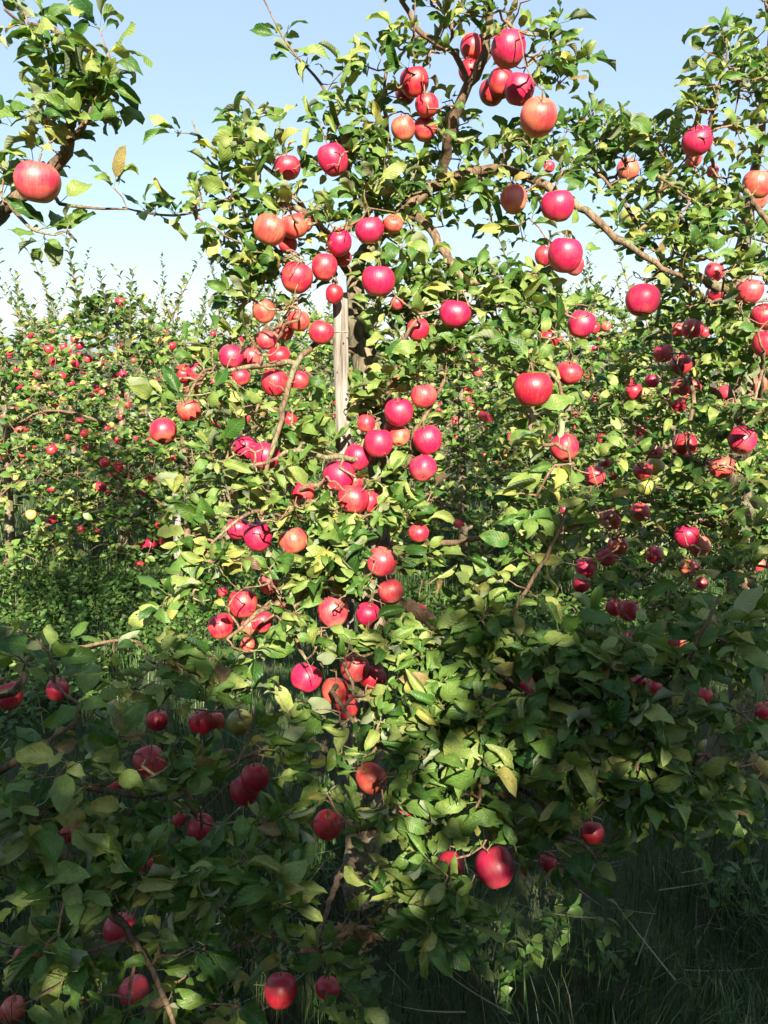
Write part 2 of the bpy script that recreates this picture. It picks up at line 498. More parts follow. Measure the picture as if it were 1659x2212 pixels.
# ------------------------------------------------------------------ apples
def apple_mesh(name, seg=28, rings=18, seed=0, flat=0.9):
    g = random.Random(seed)
    V, T, U = [], [], []
    lob = g.uniform(0.03, 0.06); ph = g.uniform(0, 6); el = g.uniform(-0.035, 0.035); tl = g.uniform(-.07, .07)
    for i in range(rings + 1):
        t_ = math.pi * i / rings
        # profile: cardioid-like top bowl, shallow eye basin
        r = math.sin(t_) * (1 + 0.07 * math.cos(t_)) / 1.01
        z = math.cos(t_) * flat
        z -= 0.34 * math.exp(-(t_ / 0.36) ** 2)
        z += 0.17 * math.exp(-((math.pi - t_) / 0.30) ** 2)
        for j in range(seg):
            a = 2 * math.pi * j / seg
            rr = r * (1 + lob * math.cos(5 * a + ph) * (0.3 + 0.7 * max(0, -math.cos(t_))) + el * math.cos(2 * a))
            V.append((rr * math.cos(a) + 0.03 * z, rr * math.sin(a), z + tl * rr * math.cos(a + ph)))
    for i in range(rings):
        for j in range(seg):
            a, b = i * seg + j, i * seg + (j + 1) % seg
            T += [(a, a + seg, b + seg), (a, b + seg, b)]
    V = np.array(V)
    T = [f for f in T if not (f[0] < seg and f[2] < seg) ]
    return newmesh(name, V, T, None, mats=[AM['r']])


APB = [apple_mesh('apple_skin', 28, 18, s, f) for s, f in ((1, 1.02), (2, 0.97), (3, 1.07), (4, 1.0), (5, 1.10))]
APF = apple_mesh('small_apple_skin', 12, 8, 9, 1.0)
_sv, _st, _su = tube(spline([(0, 0, 0.50), (0.02, 0.01, 0.75), (0.07, 0.02, 1.05), (0.14, 0.03, 1.32)], 0.2), np.linspace(0.045, 0.06, 20)[:len(spline([(0, 0, 0.50), (0.02, 0.01, 0.75), (0.07, 0.02, 1.05), (0.14, 0.03, 1.32)], 0.2))], 5)
STALK = newmesh('stalk', _sv, _st, M_stalk)
cv, ct = [], []
for k in range(5):
    a = k * 2 * math.pi / 5
    i0 = len(cv)
    for aa, rr, z in ((a - 0.45, 0.09, -0.70), (a + 0.45, 0.09, -0.70), (a + 0.2, 0.13, -0.80), (a, 0.05, -0.90), (a - 0.2, 0.13, -0.80)):
        cv.append((rr * math.cos(aa), rr * math.sin(aa), z))
    ct += [(i0, i0 + 1, i0 + 2), (i0, i0 + 2, i0 + 4), (i0 + 4, i0 + 2, i0 + 3)]
CALYX = newmesh('calyx', cv, ct, M_calyx)
_skin = {}


def apple_obj(p, rad, kind, label, group, rich=True, tilt=None):
    far = not rich
    me = APF if far else random.choice(APB)
    o = bpy.data.objects.new('apple', me)
    COL.objects.link(o)
    o.location = p
    if tilt is None: tilt = (random.gauss(0, 0.28), random.gauss(0, 0.28))
    o.rotation_euler = (tilt[0], tilt[1], 0)
    o.rotation_mode = 'QUATERNION'
    q = Quaternion((1, 0, 0), tilt[0]) @ Quaternion((0, 1, 0), tilt[1]) @ Quaternion((0, 0, 1), random.uniform(0, 6.28))
    o.rotation_quaternion = q
    o.scale = (rad * random.uniform(.96, 1.04), rad * random.uniform(.96, 1.04), rad * random.uniform(.94, 1.03))
    o.material_slots[0].link = 'OBJECT'
    o.material_slots[0].material = AM[kind]
    tag(o, label, 'apple', group)
    if rich:
        for nm, me2 in (('stalk', STALK), ('calyx', CALYX)):
            c_ = bpy.data.objects.new(nm, me2); COL.objects.link(c_); c_.parent = o
    return o, q

APPLES = '''L 81 393 95 p|big pink-red apple with a leaf shadow, below the thick branch in the top left corner
M 719 345 65 m|round pink apple alone against the sky, above and left of the tree's upper fork
M 621 362 58 rh|red apple half behind upright yellowing leaves, left of the round pink one
M 798 497 67 m|glossy crimson apple with yellow leaf at its left, straight above the stake
M 895 177 62 d|dark crimson apple with its eye downwards, topmost of the bunch against the sky
M 876 203 46 dh|dark apple mostly hidden behind the topmost dark crimson one
M 871 278 52 o|orange-pink apple hanging lowest left in the small sky-backed bunch
M 922 228 52 r|red apple with a withered leaf across it, middle of the sky-backed bunch
M 917 279 50 rh|red apple low right in the sky-backed bunch, behind a leaf
M 1020 103 54 r|red apple left of the dark upper branch, close under the top of the picture
M 1016 155 52 dh|dark red apple directly below another, left of the dark upper branch
M 1099 106 76 m|large crimson apple right of the dark upper branch behind a long leaf
M 1062 200 55 dh|shaded deep red apple low in the top bunch, behind green leaves
M 1082 180 60 d|shaded red apple in the middle of the top bunch
M 1122 192 64 m|shiny crimson apple with open eye, just above the big orange-pink one
M 1163 253 80 o|big orange-pink apple with leaf shadow, lowest of the top bunch
R 1506 305 65 m|crimson apple under a thin upright shoot against the right-hand sky
R 1356 367 50 o|pale peach apple lying in the leafy limb below the open sky
R 1497 345 34 oh|pale orange apple tucked under the crimson one by the right-hand sky
R 1539 370 26 rh|small red apple behind leaves right of the tucked pale orange one
R 1636 398 62 o|orange-pink apple at the right edge above a bare branch
R 1634 432 46 oh|orange apple half hidden by a bare branch at the right edge
M 1204 445 70 m|round crimson apple hanging just under the long right limb
M 1110 431 58 oh|peach apple half covered by leaves left of the round crimson one
M 1221 551 75 m|magenta apple with dark right side, in front of two duller ones
M 1176 553 44 r|duller red apple tucked behind the left of the magenta one
M 1242 574 40 p|pinkish apple peeping out at the lower right of the magenta one
R 1186 360 24 rh|small red apple deep in leaves above the long right limb
M 583 497 74 o|large orange-red apple under dark green leaves, upper left of the tree
M 636 488 60 oh|orange-red apple between pointed leaves, right of the large orange-red one
M 657 482 42 oh|peach coloured apple mostly covered by leaves high on the left
M 733 524 55 m|pink apple with a dark green leaf curling under it
M 738 556 44 rh|red apple directly under a dark leaf, above left of the stake top
M 622 528 40 rh|small red apple beneath the large orange-red one
M 850 484 42 oh|yellow-orange apple behind the glossy crimson one above the stake
R 1543 588 42 r|red-orange apple under a shading branch on the right
R 1363 470 50 gh|green shaded apple inside the leafy right limb
M 500 771 54 m|magenta apple at the left end of the middle-left bunch
M 544 773 50 p|pinkish-red apple touching the right of the magenta bunch-end one
M 409 886 52 o|orange-red apple resting above the top of the grey background trunk
M 353 931 60 r|red apple hanging furthest left on the sunny tree, beside pale leaves
M 424 805 42 rh|red apple behind twig and pale leaves, above the orange-red one
M 397 808 40 dh|darker red apple left of the twig with pale leaves
M 520 815 40 rh|red apple half under a green leaf below the magenta bunch-end one
M 413 836 34 oh|small orange-red apple under a forked pale twig
M 530 966 56 m|crimson apple partly behind the round one at mid left
M 573 986 64 m|round crimson apple with a dry twig in front at mid left
M 641 600 70 r|large red apple with its eye showing, left of the stake top
M 701 577 57 r|red apple with downward eye between two apples, above the stake top
M 817 607 73 m|large smooth crimson apple just right of the stake top
M 722 635 40 dh|dark shaded apple immediately behind the stake top
M 983 678 70 m|crimson apple with dewy skin behind a yellow-green leaf, right of the trunk
M 858 655 30 ph|pink apple partly seen under the large smooth crimson one
M 694 718 56 r|red apple with a leaf shadow touching the left side of the stake
M 645 693 50 o|orange-red apple behind folded leaves left of the stake
M 616 715 40 oh|orange apple in shade at the left of folded leaves
M 570 672 50 oh|orange-red apple crossed by a branch, upper left of the bunches
M 576 734 46 p|pinkish apple with bitten leaf shadow, left of the shaded red one
M 603 770 48 d|shaded dark red apple in the middle-left bunch
M 593 826 60 r|red apple under a dark leaf at the foot of the middle-left bunch
M 645 822 46 rh|red apple behind a yellowish leaf left of the stake
M 903 712 50 r|red apple seen through leaves between trunk and the dewy crimson one
M 915 855 60 p|pinkish-red apple with visible eye, right of the leaning trunk
M 862 890 62 m|bright magenta apple just below left of the pinkish-red one with eye
M 818 957 65 m|bright magenta apple in front of the trunk beside the stake foot
M 924 950 65 m|magenta apple hanging free right of the trunk, upper of two
M 913 1012 60 m|magenta apple with a small leaf on top, lower of two hanging free
M 791 915 40 rh|red apple half hidden behind a twig left of the bright magenta ones
M 848 926 40 rh|red apple squeezed behind two bright magenta ones
M 863 943 46 oh|orange-red shaded apple between magenta apples at the trunk
M 731 1027 68 m|crimson apple with a small leaf at its right, below the stake
M 773 987 60 m|crimson apple behind a yellow-green leaf, below the stake
M 766 1040 42 ph|pink apple squeezed between the crimson ones below the stake
M 654 1063 52 r|red apple half behind a long yellow-green leaf, left below the stake
M 763 1078 70 r|large red apple with a dark leaf along its bottom
M 797 1083 50 r|red apple behind the right side of the one with dark leaf
M 625 908 34 dh|dark apple in shade behind forked branches
R 1388 648 74 m|perfect round crimson apple against the sky gap, hanging from a stalk
M 1256 700 60 m|crimson apple with diagonal leaf shadow, right of a red tinted leaf
M 1184 733 46 dh|shaded red apple above broad dark leaves
M 1151 840 87 d|very large deep red apple with a leaf down its middle
M 1229 806 56 r|red apple partly behind a leaf, right of the very large deep red one
R 1546 635 42 d|dark crimson apple in shade right of the perfect round one
R 1619 630 58 p|light pink-red apple above a bright leaf near the right edge
R 1650 684 56 r|red apple cut by the right edge, upper of two
R 1655 742 60 r|dark-bottomed red apple cut by the right edge, lower of two
R 1496 710 46 r|red apple with a dried eye, under leaves in the right tree
R 1463 713 36 oh|orange apple touching the left of the one with dried eye
R 1434 763 42 dh|dark purple-red apple in deep shade of the right tree
R 1471 787 48 d|deep red apple beneath a shading leaf in the right tree
R 1469 836 46 o|orange apple below the deep red one in the right tree
R 1497 834 40 oh|pale orange apple behind a grey branch in the right tree
R 1409 823 32 mh|small magenta apple over the brown-green pair
R 1369 846 38 d|dark red apple at the left end of the brown-green pair
R 1390 853 38 g|brown-green shaded apple beside a dark red one
R 1570 853 46 r|red apple with pale lit side, right of the dark trunk gap
R 1636 832 44 o|orange-pink apple in dappled light near the right edge
R 1464 874 36 dh|dusky orange apple in deep shade below the orange pair
R 1603 951 60 m|shiny crimson apple among twisted bright leaves on the right
R 1559 1010 54 o|orange-red apple below left of the shiny crimson one
M 1219 967 62 rh|shaded red apple behind the silvery shoot tip
R 1285 1028 46 r|red apple with lit lower right side, over dark leaves
R 1306 998 24 dh|small dark red apple just above the half-lit one
R 1383 966 34 rh|narrow red apple sliver among shaded leaves
R 1416 978 36 dh|dim red apple beside a twisted leaf in the right tree
R 1479 960 50 d|deep red shaded apple left of the twisted bright leaves
R 1389 1018 42 d|dark red apple over the dull green ones
R 1416 1008 38 g|olive green apple touching a dark red one
R 1396 1053 40 g|dull green apple lowest in the shaded right bunch
R 1382 1106 44 r|vivid red apple with leaf shadows, top of the lower right bunch
R 1383 930 24 rh|tiny red apple glimpse above the shaded right bunch
M 515 1142 52 m|magenta apple left of and behind the brightest low-left one
M 557 1158 62 m|brightest magenta apple with a thin twig in front, low left
M 633 1168 62 o|pale peach-pink apple with a yellow leaf over its top
M 904 1151 44 r|small crimson apple right of the trunk, half under a leaf
M 824 1213 64 p|matt pink-red apple sitting above a bright yellow leaf
M 844 1277 56 p|pink apple split by a leaf shadow, at the start of the low limb
M 581 1262 42 ph|pale pink apple under pointed leaves on the left
M 719 1320 72 p|large pink apple with pale cheek, centre of the lower tree
M 795 1327 54 m|magenta apple behind a curled yellow leaf, right of the large pale-cheeked one
M 906 1327 40 rh|red apple behind the bare brown limb
M 525 1303 66 r|large red apple with leaf shadows, crossed by a grey branch
M 477 1352 56 r|shaded red apple at the lower left edge of the sunny crown
M 480 1278 24 rh|tiny red apple above the shaded pair on the left
M 566 1343 48 r|red apple right under the grey branch
M 541 1352 42 oh|orange-pink apple tucked beneath the large leaf-shadowed one
M 535 1393 32 oh|orange apple in shade below the grey branch
M 608 1303 28 rh|small red apple behind grey branch leaves
M 661 1463 70 m|pink-red apple hanging at the end of a bent brown twig
M 766 1442 62 p|pale pink apple behind a broad yellow-green leaf
M 804 1463 58 d|half shaded dark red apple, right of the pale pink one
M 723 1491 60 o|peach-yellow apple in the lowest sunny bunch
M 748 1526 56 r|vivid red apple under the peach-yellow one, crossed by a twig
R 1320 1123 46 o|orange-pink apple at the top left of the lower right bunch
R 1483 1158 52 m|bright crimson apple in front of an orange one, lower right
R 1335 1178 46 o|yellow-orange apple over a red one in the lower right bunch
R 1311 1203 44 r|red apple under the yellow-orange one
R 1266 1226 44 m|crimson apple at the left end of the lower right bunch
R 1256 1262 36 dh|dark red apple hidden under a big shaded leaf
R 1414 1199 38 d|dark apple in shade between the lit lower right bunches
R 1511 1180 46 o|orange apple behind the bright crimson one
R 1488 1226 42 oh|orange-yellow apple with a leaf in front, lower right
R 1514 1261 32 rh|small red apple near pale curled leaves on the right
R 1636 1219 32 oh|orange apple glimpse close to the right edge
R 1357 1318 48 r|round red apple above the dark leaves, right of a dim one
R 1328 1311 38 d|dim red apple behind the left of the round one
R 1356 1375 38 rh|red apple half hidden by a round dark leaf
R 1461 1383 38 oh|orange-yellow apple by an upright dark shoot
M 1126 1480 58 dh|dark red apple in shade between broad leaves, lower centre right
R 1412 1482 36 dh|dark red apple glimpse in the low shaded foliage
R 1378 1474 36 dh|very dark apple left of another in the low shaded foliage
R 1520 1503 36 dh|dark red apple deep under the right-hand leaves
R 1646 1533 42 r|red apple at the right edge over dark grass
R 1531 1616 40 g|yellow-green apple near the grass at the lower right
R 1650 1655 48 y|pale yellow apple cut by the right edge near the grass
L 20 1503 58 r|red blurred apple at the left edge over the grass
L 124 1490 48 r|apple half covered by a round yellow leaf above dark grass
M 340 1556 46 d|dark red apple over the shaded lower left leaves
M 436 1560 52 d|dark red apple left of the yellow-green one in shade
M 467 1557 38 oh|dull orange-red apple between a dark red and a yellow-green one
M 518 1560 58 g|yellow-green apple with narrow leaves at its side
M 323 1645 66 r|shaded red apple hanging alone at the lower left
M 551 1679 64 r|red apple, upper of an overlapping pair in shade
M 528 1707 62 d|darker red apple, lower of an overlapping pair in shade
M 434 1788 58 r|red apple with a leaf at its right side, low in shade
L 387 1770 30 dh|very dark apple left of the one with leaf at its right
L 153 1795 46 dh|dark purple apple beside a limb, lower left
L 258 2005 66 d|dark red apple below a dark leaf, lower left corner area
L 320 1868 38 dh|small red apple glimpse between big shaded leaves
L 290 2140 66 r|red apple near the bottom edge beside a thin brown twig
L 55 2070 54 dh|dim red apple under a long leaf at the lower left edge
L 28 2182 54 o|brownish apple with wet glints in the bottom left corner
L 245 1700 30 dh|dull red apple sliver under leaves on the lower left
M 803 1682 68 o|orange-red apple with round leaf shadows, low on the trunk line
M 708 1782 66 r|red apple split by a long hanging leaf
M 877 1752 44 rh|small bright red apple glimpse under a curled leaf
M 975 1868 58 dh|dark red apple behind the leaf left of the large vivid one
M 1068 1872 82 m|large vivid crimson apple, lowest in the middle over grass
M 606 2139 70 d|dark red apple alone near the bottom edge
M 708 2135 54 r|red apple half behind a leaf at the bottom edge
M 664 2058 32 dh|dark apple glimpse above two low apples
M 1279 1799 52 d|dark red apple under a broad leaf over the grass
M 1183 1862 40 dh|dim red apple in the low leaves over the grass'''
BGAPPLES = '''151 686 18 r;161 733 17 o;138 750 17 r;173 747 17 d;115 781 17 r;190 775 20 r;217 783 13 r;222 771 16 d;235 771 17 r;249 808 17 m;266 808 17 m;206 839 17 r;220 846 14 o;199 858 16 r;133 813 19 r;115 820 18 r;148 811 15 o;81 809 17 r;77 838 16 o;72 848 14 o;118 873 17 o;245 873 15 o;276 874 14 r;172 910 17 r;182 936 19 r;262 900 16 r;241 918 13 y;254 952 17 r;18 915 17 y;42 928 17 o;7 958 18 o;8 985 15 y;48 980 18 p;184 967 16 r;273 983 20 r;285 978 15 r;255 1008 22 d;238 1028 17 r;252 1026 13 o;283 1028 17 r;318 1034 20 r;331 1036 18 r;168 1035 14 r;33 1032 14 y;52 1046 13 y;207 1050 13 y;361 1051 20 r;313 1063 22 r;372 985 21 m;338 983 15 r;469 912 22 m;468 938 14 r;490 961 20 r;448 1036 19 r;439 1076 22 r;430 1086 17 r;372 747 18 d;402 768 15 r;430 761 10 o;289 778 12 o;233 1066 13 r;175 1143 17 r;212 1143 14 r;200 1127 11 o;345 1133 20 r;327 1172 25 m;295 1182 20 r;348 1172 18 d;313 1175 18 r;300 1221 24 r;417 1181 21 m;443 1192 21 r;963 733 14 r;1038 769 10 m;1065 780 10 r;981 911 11 r;1018 961 12 r;1020 875 11 r;948 886 11 r;995 966 12 o;1090 1010 11 r;1040 985 11 r;983 930 10 o;1030 866 10 r;905 1290 12 o'''

# near apples: spot in the picture -> place in the orchard from their apparent size
near = []
for line in APPLES.strip().splitlines():
    hd, label = line.split('|')
    tr, x, y, d, fl = hd.split()
    x, y, d = float(x), float(y), float(d)
    lim = {'M': (1.50, 1.86), 'L': (1.20, 1.75), 'R': (1.55, 3.0)}[tr]
    D = F * 0.076 / d
    if 'h' in fl: D += 0.12
    D = min(max(D, lim[0]), lim[1])
    if tr == 'M' and y > 1650: D = min(D, 1.75)
    near.append(dict(tr=tr, x=x, y=y, d=d, D=D, k=fl[0], h='h' in fl, label=label))
near.sort(key=lambda a: -a['d'])
for rep in range(6):
    for i, a in enumerate(near):
        for b_ in near[:i]:
            if a['tr'] != b_['tr']: continue
            if abs(a['x'] - b_['x']) > 130 or abs(a['y'] - b_['y']) > 130: continue
            pa, pb = P(a['x'], a['y'], a['D']), P(b_['x'], b_['y'], b_['D'])
            ra, rb = a['d'] * a['D'] / F / 2, b_['d'] * b_['D'] / F / 2
            if np.linalg.norm(pa - pb) < (ra + rb) * 0.98:
                a['D'] = max(a['D'], b_['D'] - 0.01) + 0.012
for a in near:
    a['p'] = P(a['x'], a['y'], a['D']); a['r'] = a['d'] * a['D'] / F / 2
GRP = {'M': 'apples on the sunny staked tree', 'R': 'apples on the tree to the right', 'L': 'apples on the near tree to the left'}
for a in near:
    # seen from below the eye shows, seen from above the stalk shows
    o, q = apple_obj(a['p'], a['r'], a['k'], a['label'], GRP[a['tr']], True, (random.gauss(0.12 if a['y'] < 900 else -0.1, 0.25), random.gauss(0, 0.25)))
    a['top'] = np.array(Vector(a['p']) + q @ Vector((0.14, 0.03, 1.32)) * a['r'])
AX = np.array([a['x'] for a in near]); AY = np.array([a['y'] for a in near]); AD = np.array([a['D'] for a in near])
AR = np.array([a['d'] / 2 for a in near]); AH = np.array([a['h'] for a in near]); APp = np.array([a['p'] for a in near]); ARr = np.array([a['r'] for a in near])
SD = np.array(sun_dir)


def leaf_ok(p, d, sz):
    """real trees part their leaves where a fruit hangs in the open: thin the leaves round each apple and in front of the stake"""
    for f in (0.35, 0.75, 1.15):
        q = p + d * sz * f
        x, y, z = proj(q); x, y, z = x[0], y[0], z[0]
        r2 = np.hypot(AX - x, AY - y)
        w = 0.22 * sz * F / z
        hit = (r2 < AR + w * 0.6) & (z < AD + 0.01)
        if hit.any():
            pr = 0.992 if not AH[hit].any() else 0.72
            if (r2[hit] > AR[hit] * 0.9).any(): pr -= 0.15
            if rng.random() < pr: return False
        dd = np.linalg.norm(APp - q, axis=1)
        if (dd < ARr * 1.12 + 0.006).any(): return False
        # sun side of an apple
        v = q - APp; t_ = v @ SD; off = np.linalg.norm(v - t_[:, None] * SD, axis=1)
        if ((t_ > 0) & (t_ < 0.5) & (off < ARr * 0.9) & (APp[:, 2] > 0.85)).any() and rng.random() < 0.82: return False
        if 712 < x < 758 and 630 < y < 968 and z < 1.9 and rng.random() < 0.95: return False
    return True


# ------------------------------------------------------------------ hand-laid limbs, x y depth radius(mm)
def limb(s): return [tuple(map(float, q.split(','))) for q in s.split()]


LIMBS_M = [
 ('trunk', limb('788,1945,2.02,62 786,1820,2.02,56 790,1650,2.02,52 800,1450,2.02,50 812,1280,2.02,48 822,1130,2.02,45 826,1040,2.01,43 812,940,2.0,44 795,840,2.0,44 780,740,2.0,38 766,650,2.0,30 765,600,2.0,26')),
 ('limb', limb('765,600,2.0,24 790,540,2.0,21 860,465,2.0,19 950,395,2.0,18 1060,368,1.98,15 1130,380,1.95,13 1200,412,1.9,12 1265,455,1.88,11 1330,508,1.86,10 1400,560,1.9,8 1480,600,1.95,6')),
 ('limb', limb('875,455,2.0,14 915,480,1.96,13 950,530,1.93,13 985,585,1.9,12 1008,610,1.9,11 1090,600,1.88,8 1170,590,1.86,5')),
 ('limb', limb('1003,605,1.9,9 975,640,1.92,6 950,680,1.95,4')),
 ('limb', limb('955,392,2.0,17 968,300,1.9,16 990,235,1.85,15 1012,185,1.82,14 1040,130,1.78,12 1056,50,1.75,10 1062,-60,1.7,8')),
 ('limb', limb('1010,190,1.82,8 985,120,1.8,8 930,88,1.78,8 896,55,1.76,7 868,0,1.74,6 850,-60,1.72,5')),
 ('limb', limb('1035,150,1.79,7 1090,60,1.78,6 1130,-40,1.76,5')),
 ('limb', limb('765,605,2.0,14 700,500,1.95,12 650,455,1.88,9 560,425,1.82,6 500,430,1.80,5 400,462,1.76,3 330,462,1.73,3 265,448,1.7,2')),
 ('limb', limb('660,458,1.9,8 610,390,1.85,6 545,345,1.8,5 470,325,1.77,3.5 430,295,1.75,2.5 415,262,1.74,2')),
 ('limb', limb('800,530,2.0,9 770,440,1.95,7 745,330,1.9,6 715,225,1.85,5 680,165,1.83,4 640,120,1.8,3 600,60,1.78,2.2 565,-10,1.76,2')),
 ('limb', limb('860,465,2.0,9 850,380,1.95,8 835,280,1.9,7 830,180,1.86,5 850,90,1.82,4')),
 ('limb', limb('800,1300,1.99,21 870,1305,1.88,20 915,1330,1.83,19 965,1370,1.77,17 1020,1415,1.72,15 1090,1470,1.65,12 1180,1530,1.58,9 1300,1560,1.5,7 1420,1545,1.45,5')),
 ('limb', limb('1025,1490,1.62,7 1050,1420,1.62,7 1090,1350,1.6,6 1130,1290,1.58,5 1190,1180,1.56,4.5 1229,1080,1.55,4 1229,945,1.54,2.5')),
 ('limb', limb('1400,1550,1.46,6 1470,1490,1.44,6 1500,1400,1.42,5 1540,1320,1.4,4 1556,1285,1.4,3')),
 ('limb', limb('810,1000,1.96,9 760,992,1.87,8 700,985,1.82,7 640,975,1.8,7 570,1000,1.76,5 470,1010,1.7,4')),
 ('limb', limb('785,765,2.0,11 730,748,1.97,9 690,742,1.92,8 640,780,1.84,8 622,850,1.8,8 600,930,1.78,7 560,1060,1.75,5')),
 ('limb', limb('640,785,1.84,9 560,790,1.78,7 490,800,1.74,5 440,800,1.7,4 400,870,1.62,3')),
 ('limb', limb('785,880,1.98,11 830,870,1.9,9 850,820,1.85,8 870,740,1.82,6 900,690,1.8,4')),
 ('limb', limb('800,1120,1.98,14 720,1090,1.9,11 640,1085,1.82,8 560,1100,1.75,6 480,1150,1.7,4 430,1210,1.66,3')),
 ('limb', limb('800,1300,1.98,13 700,1270,1.85,11 630,1290,1.75,9 560,1325,1.68,6 490,1380,1.64,4')),
 ('limb', limb('630,1300,1.75,6 640,1380,1.72,5 662,1425,1.7,4')),
 ('limb', limb('795,1500,2.0,15 740,1480,1.88,9 720,1500,1.75,6 770,1565,1.68,5 830,1618,1.65,3')),
 ('limb', limb('788,1700,2.0,16 700,1620,1.85,10 620,1605,1.75,7 500,1650,1.62,5 360,1730,1.5,4')),
 ('limb', limb('795,1600,2.0,16 900,1600,1.8,11 1000,1620,1.68,8 1120,1700,1.55,6 1240,1790,1.5,4')),
 ('limb', limb('788,1800,2.0,12 850,1800,1.8,9 930,1850,1.62,7 1000,1940,1.55,5')),
 ('limb', limb('786,1850,2.0,12 740,1880,1.8,9 700,1990,1.6,6 690,2080,1.55,4')),
 ('limb', limb('820,1060,2.0,12 880,1000,1.92,9 900,930,1.88,7 960,820,1.86,5')),
 ('limb', limb('810,1200,2.0,12 900,1180,1.92,9 1050,1160,1.8,7 1180,1130,1.7,5')),
]
LIMBS_L = [
 ('trunk', [(-1.9, 1.75, 0.0, 60, 1), (-1.88, 1.75, 0.5, 52, 1), (-1.84, 1.72, 1.1, 45, 1), (-1.72, 1.68, 1.7, 36, 1), (-1.6, 1.6, 2.1, 26, 1), (-1.5, 1.5, 2.5, 16, 1)]),
 ('limb', [(-1.84, 1.72, 1.1, 26, 1), (-1.3, 1.55, 1.3, 20, 1)] + limb('-60,520,1.5,17 0,455,1.48,16 60,415,1.45,15 118,355,1.42,14 148,300,1.40,11 165,220,1.38,8 160,120,1.36,6 110,60,1.35,4 60,50,1.34,3')),
 ('limb', limb('118,355,1.42,6 180,270,1.36,5 215,200,1.34,4 225,140,1.33,3')),
 ('limb', limb('160,120,1.36,4 120,62,1.35,3 60,60,1.34,3 10,20,1.3,3')),
 ('limb', limb('100,400,1.44,5 130,440,1.42,4 220,450,1.4,2.5 275,452,1.38,2')),
 ('limb', limb('20,440,1.46,5 50,475,1.42,4 78,500,1.4,3 120,508,1.38,2')),
 ('limb', [(-1.86, 1.74, 0.7, 28, 1), (-1.3, 1.5, 0.85, 20, 1)] + limb('-40,1700,1.35,16 60,1760,1.32,14 130,1840,1.3,12 210,1920,1.28,10 300,2050,1.24,6 345,2130,1.22,5 380,2230,1.2,4')),
 ('limb', limb('60,1760,1.32,9 160,1700,1.34,8 300,1720,1.4,6 420,1700,1.45,4')),
 ('limb', limb('210,1920,1.28,7 330,1900,1.3,6 460,1950,1.35,4 560,2060,1.38,3')),
 ('limb', [(-1.86, 1.74, 0.9, 20, 1)] + limb('-80,1500,1.5,12 60,1420,1.45,7 180,1395,1.5,4 300,1385,1.55,3 330,1440,1.55,2')),
 ('limb', limb('-40,1700,1.35,9 40,1640,1.3,7 110,1600,1.28,5 160,1560,1.28,4')),
]
LIMBS_R = [
 ('trunk', [(1.12, 2.52, 0.0, 62, 1)] + limb('1605,1500,2.5,58 1600,1300,2.5,54 1598,1100,2.5,50 1600,900,2.5,48 1605,750,2.5,44 1600,620,2.5,34 1610,500,2.45,24 1625,380,2.35,18 1650,250,2.25,12 1660,100,2.15,9')),
 ('limb', limb('1600,640,2.5,22 1510,600,2.35,16 1440,560,2.25,10 1400,520,2.2,8 1340,430,2.2,6 1260,350,2.2,4 1150,330,2.2,3')),
 ('limb', limb('1470,575,2.28,10 1520,470,2.2,8 1545,380,2.1,6 1530,300,2.0,5 1548,210,1.95,4 1570,120,1.92,3 1560,60,1.9,2.5')),
 ('limb', limb('1612,480,2.4,10 1590,400,2.2,9 1640,450,2.0,8 1690,520,1.9,8')),
 ('limb', limb('1600,700,2.5,18 1540,660,2.3,12 1480,620,2.15,8 1420,600,2.05,5 1389,605,2.0,3')),
 ('limb', limb('1600,900,2.5,18 1540,850,2.4,12 1495,800,2.35,9 1500,860,2.3,8 1490,920,2.28,6')),
 ('limb', limb('1600,1000,2.5,16 1500,1000,2.45,11 1400,940,2.5,8 1340,900,2.6,5')),
 ('limb', limb('1600,1150,2.5,16 1500,1120,2.5,11 1380,1080,2.55,8 1290,1110,2.6,5')),
 ('limb', limb('1602,1250,2.5,14 1640,1380,2.2,10 1620,1450,2.0,7 1600,1560,1.9,5')),
 ('limb', limb('1602,1200,2.5,12 1520,1220,2.4,8 1440,1290,2.3,5')),
 ('limb', limb('1602,950,2.5,14 1640,850,2.2,9 1650,760,2.0,6')),
 ('limb', limb('1612,500,2.45,12 1560,500,2.2,8 1500,440,2.05,5 1420,380,2.0,4')),
]

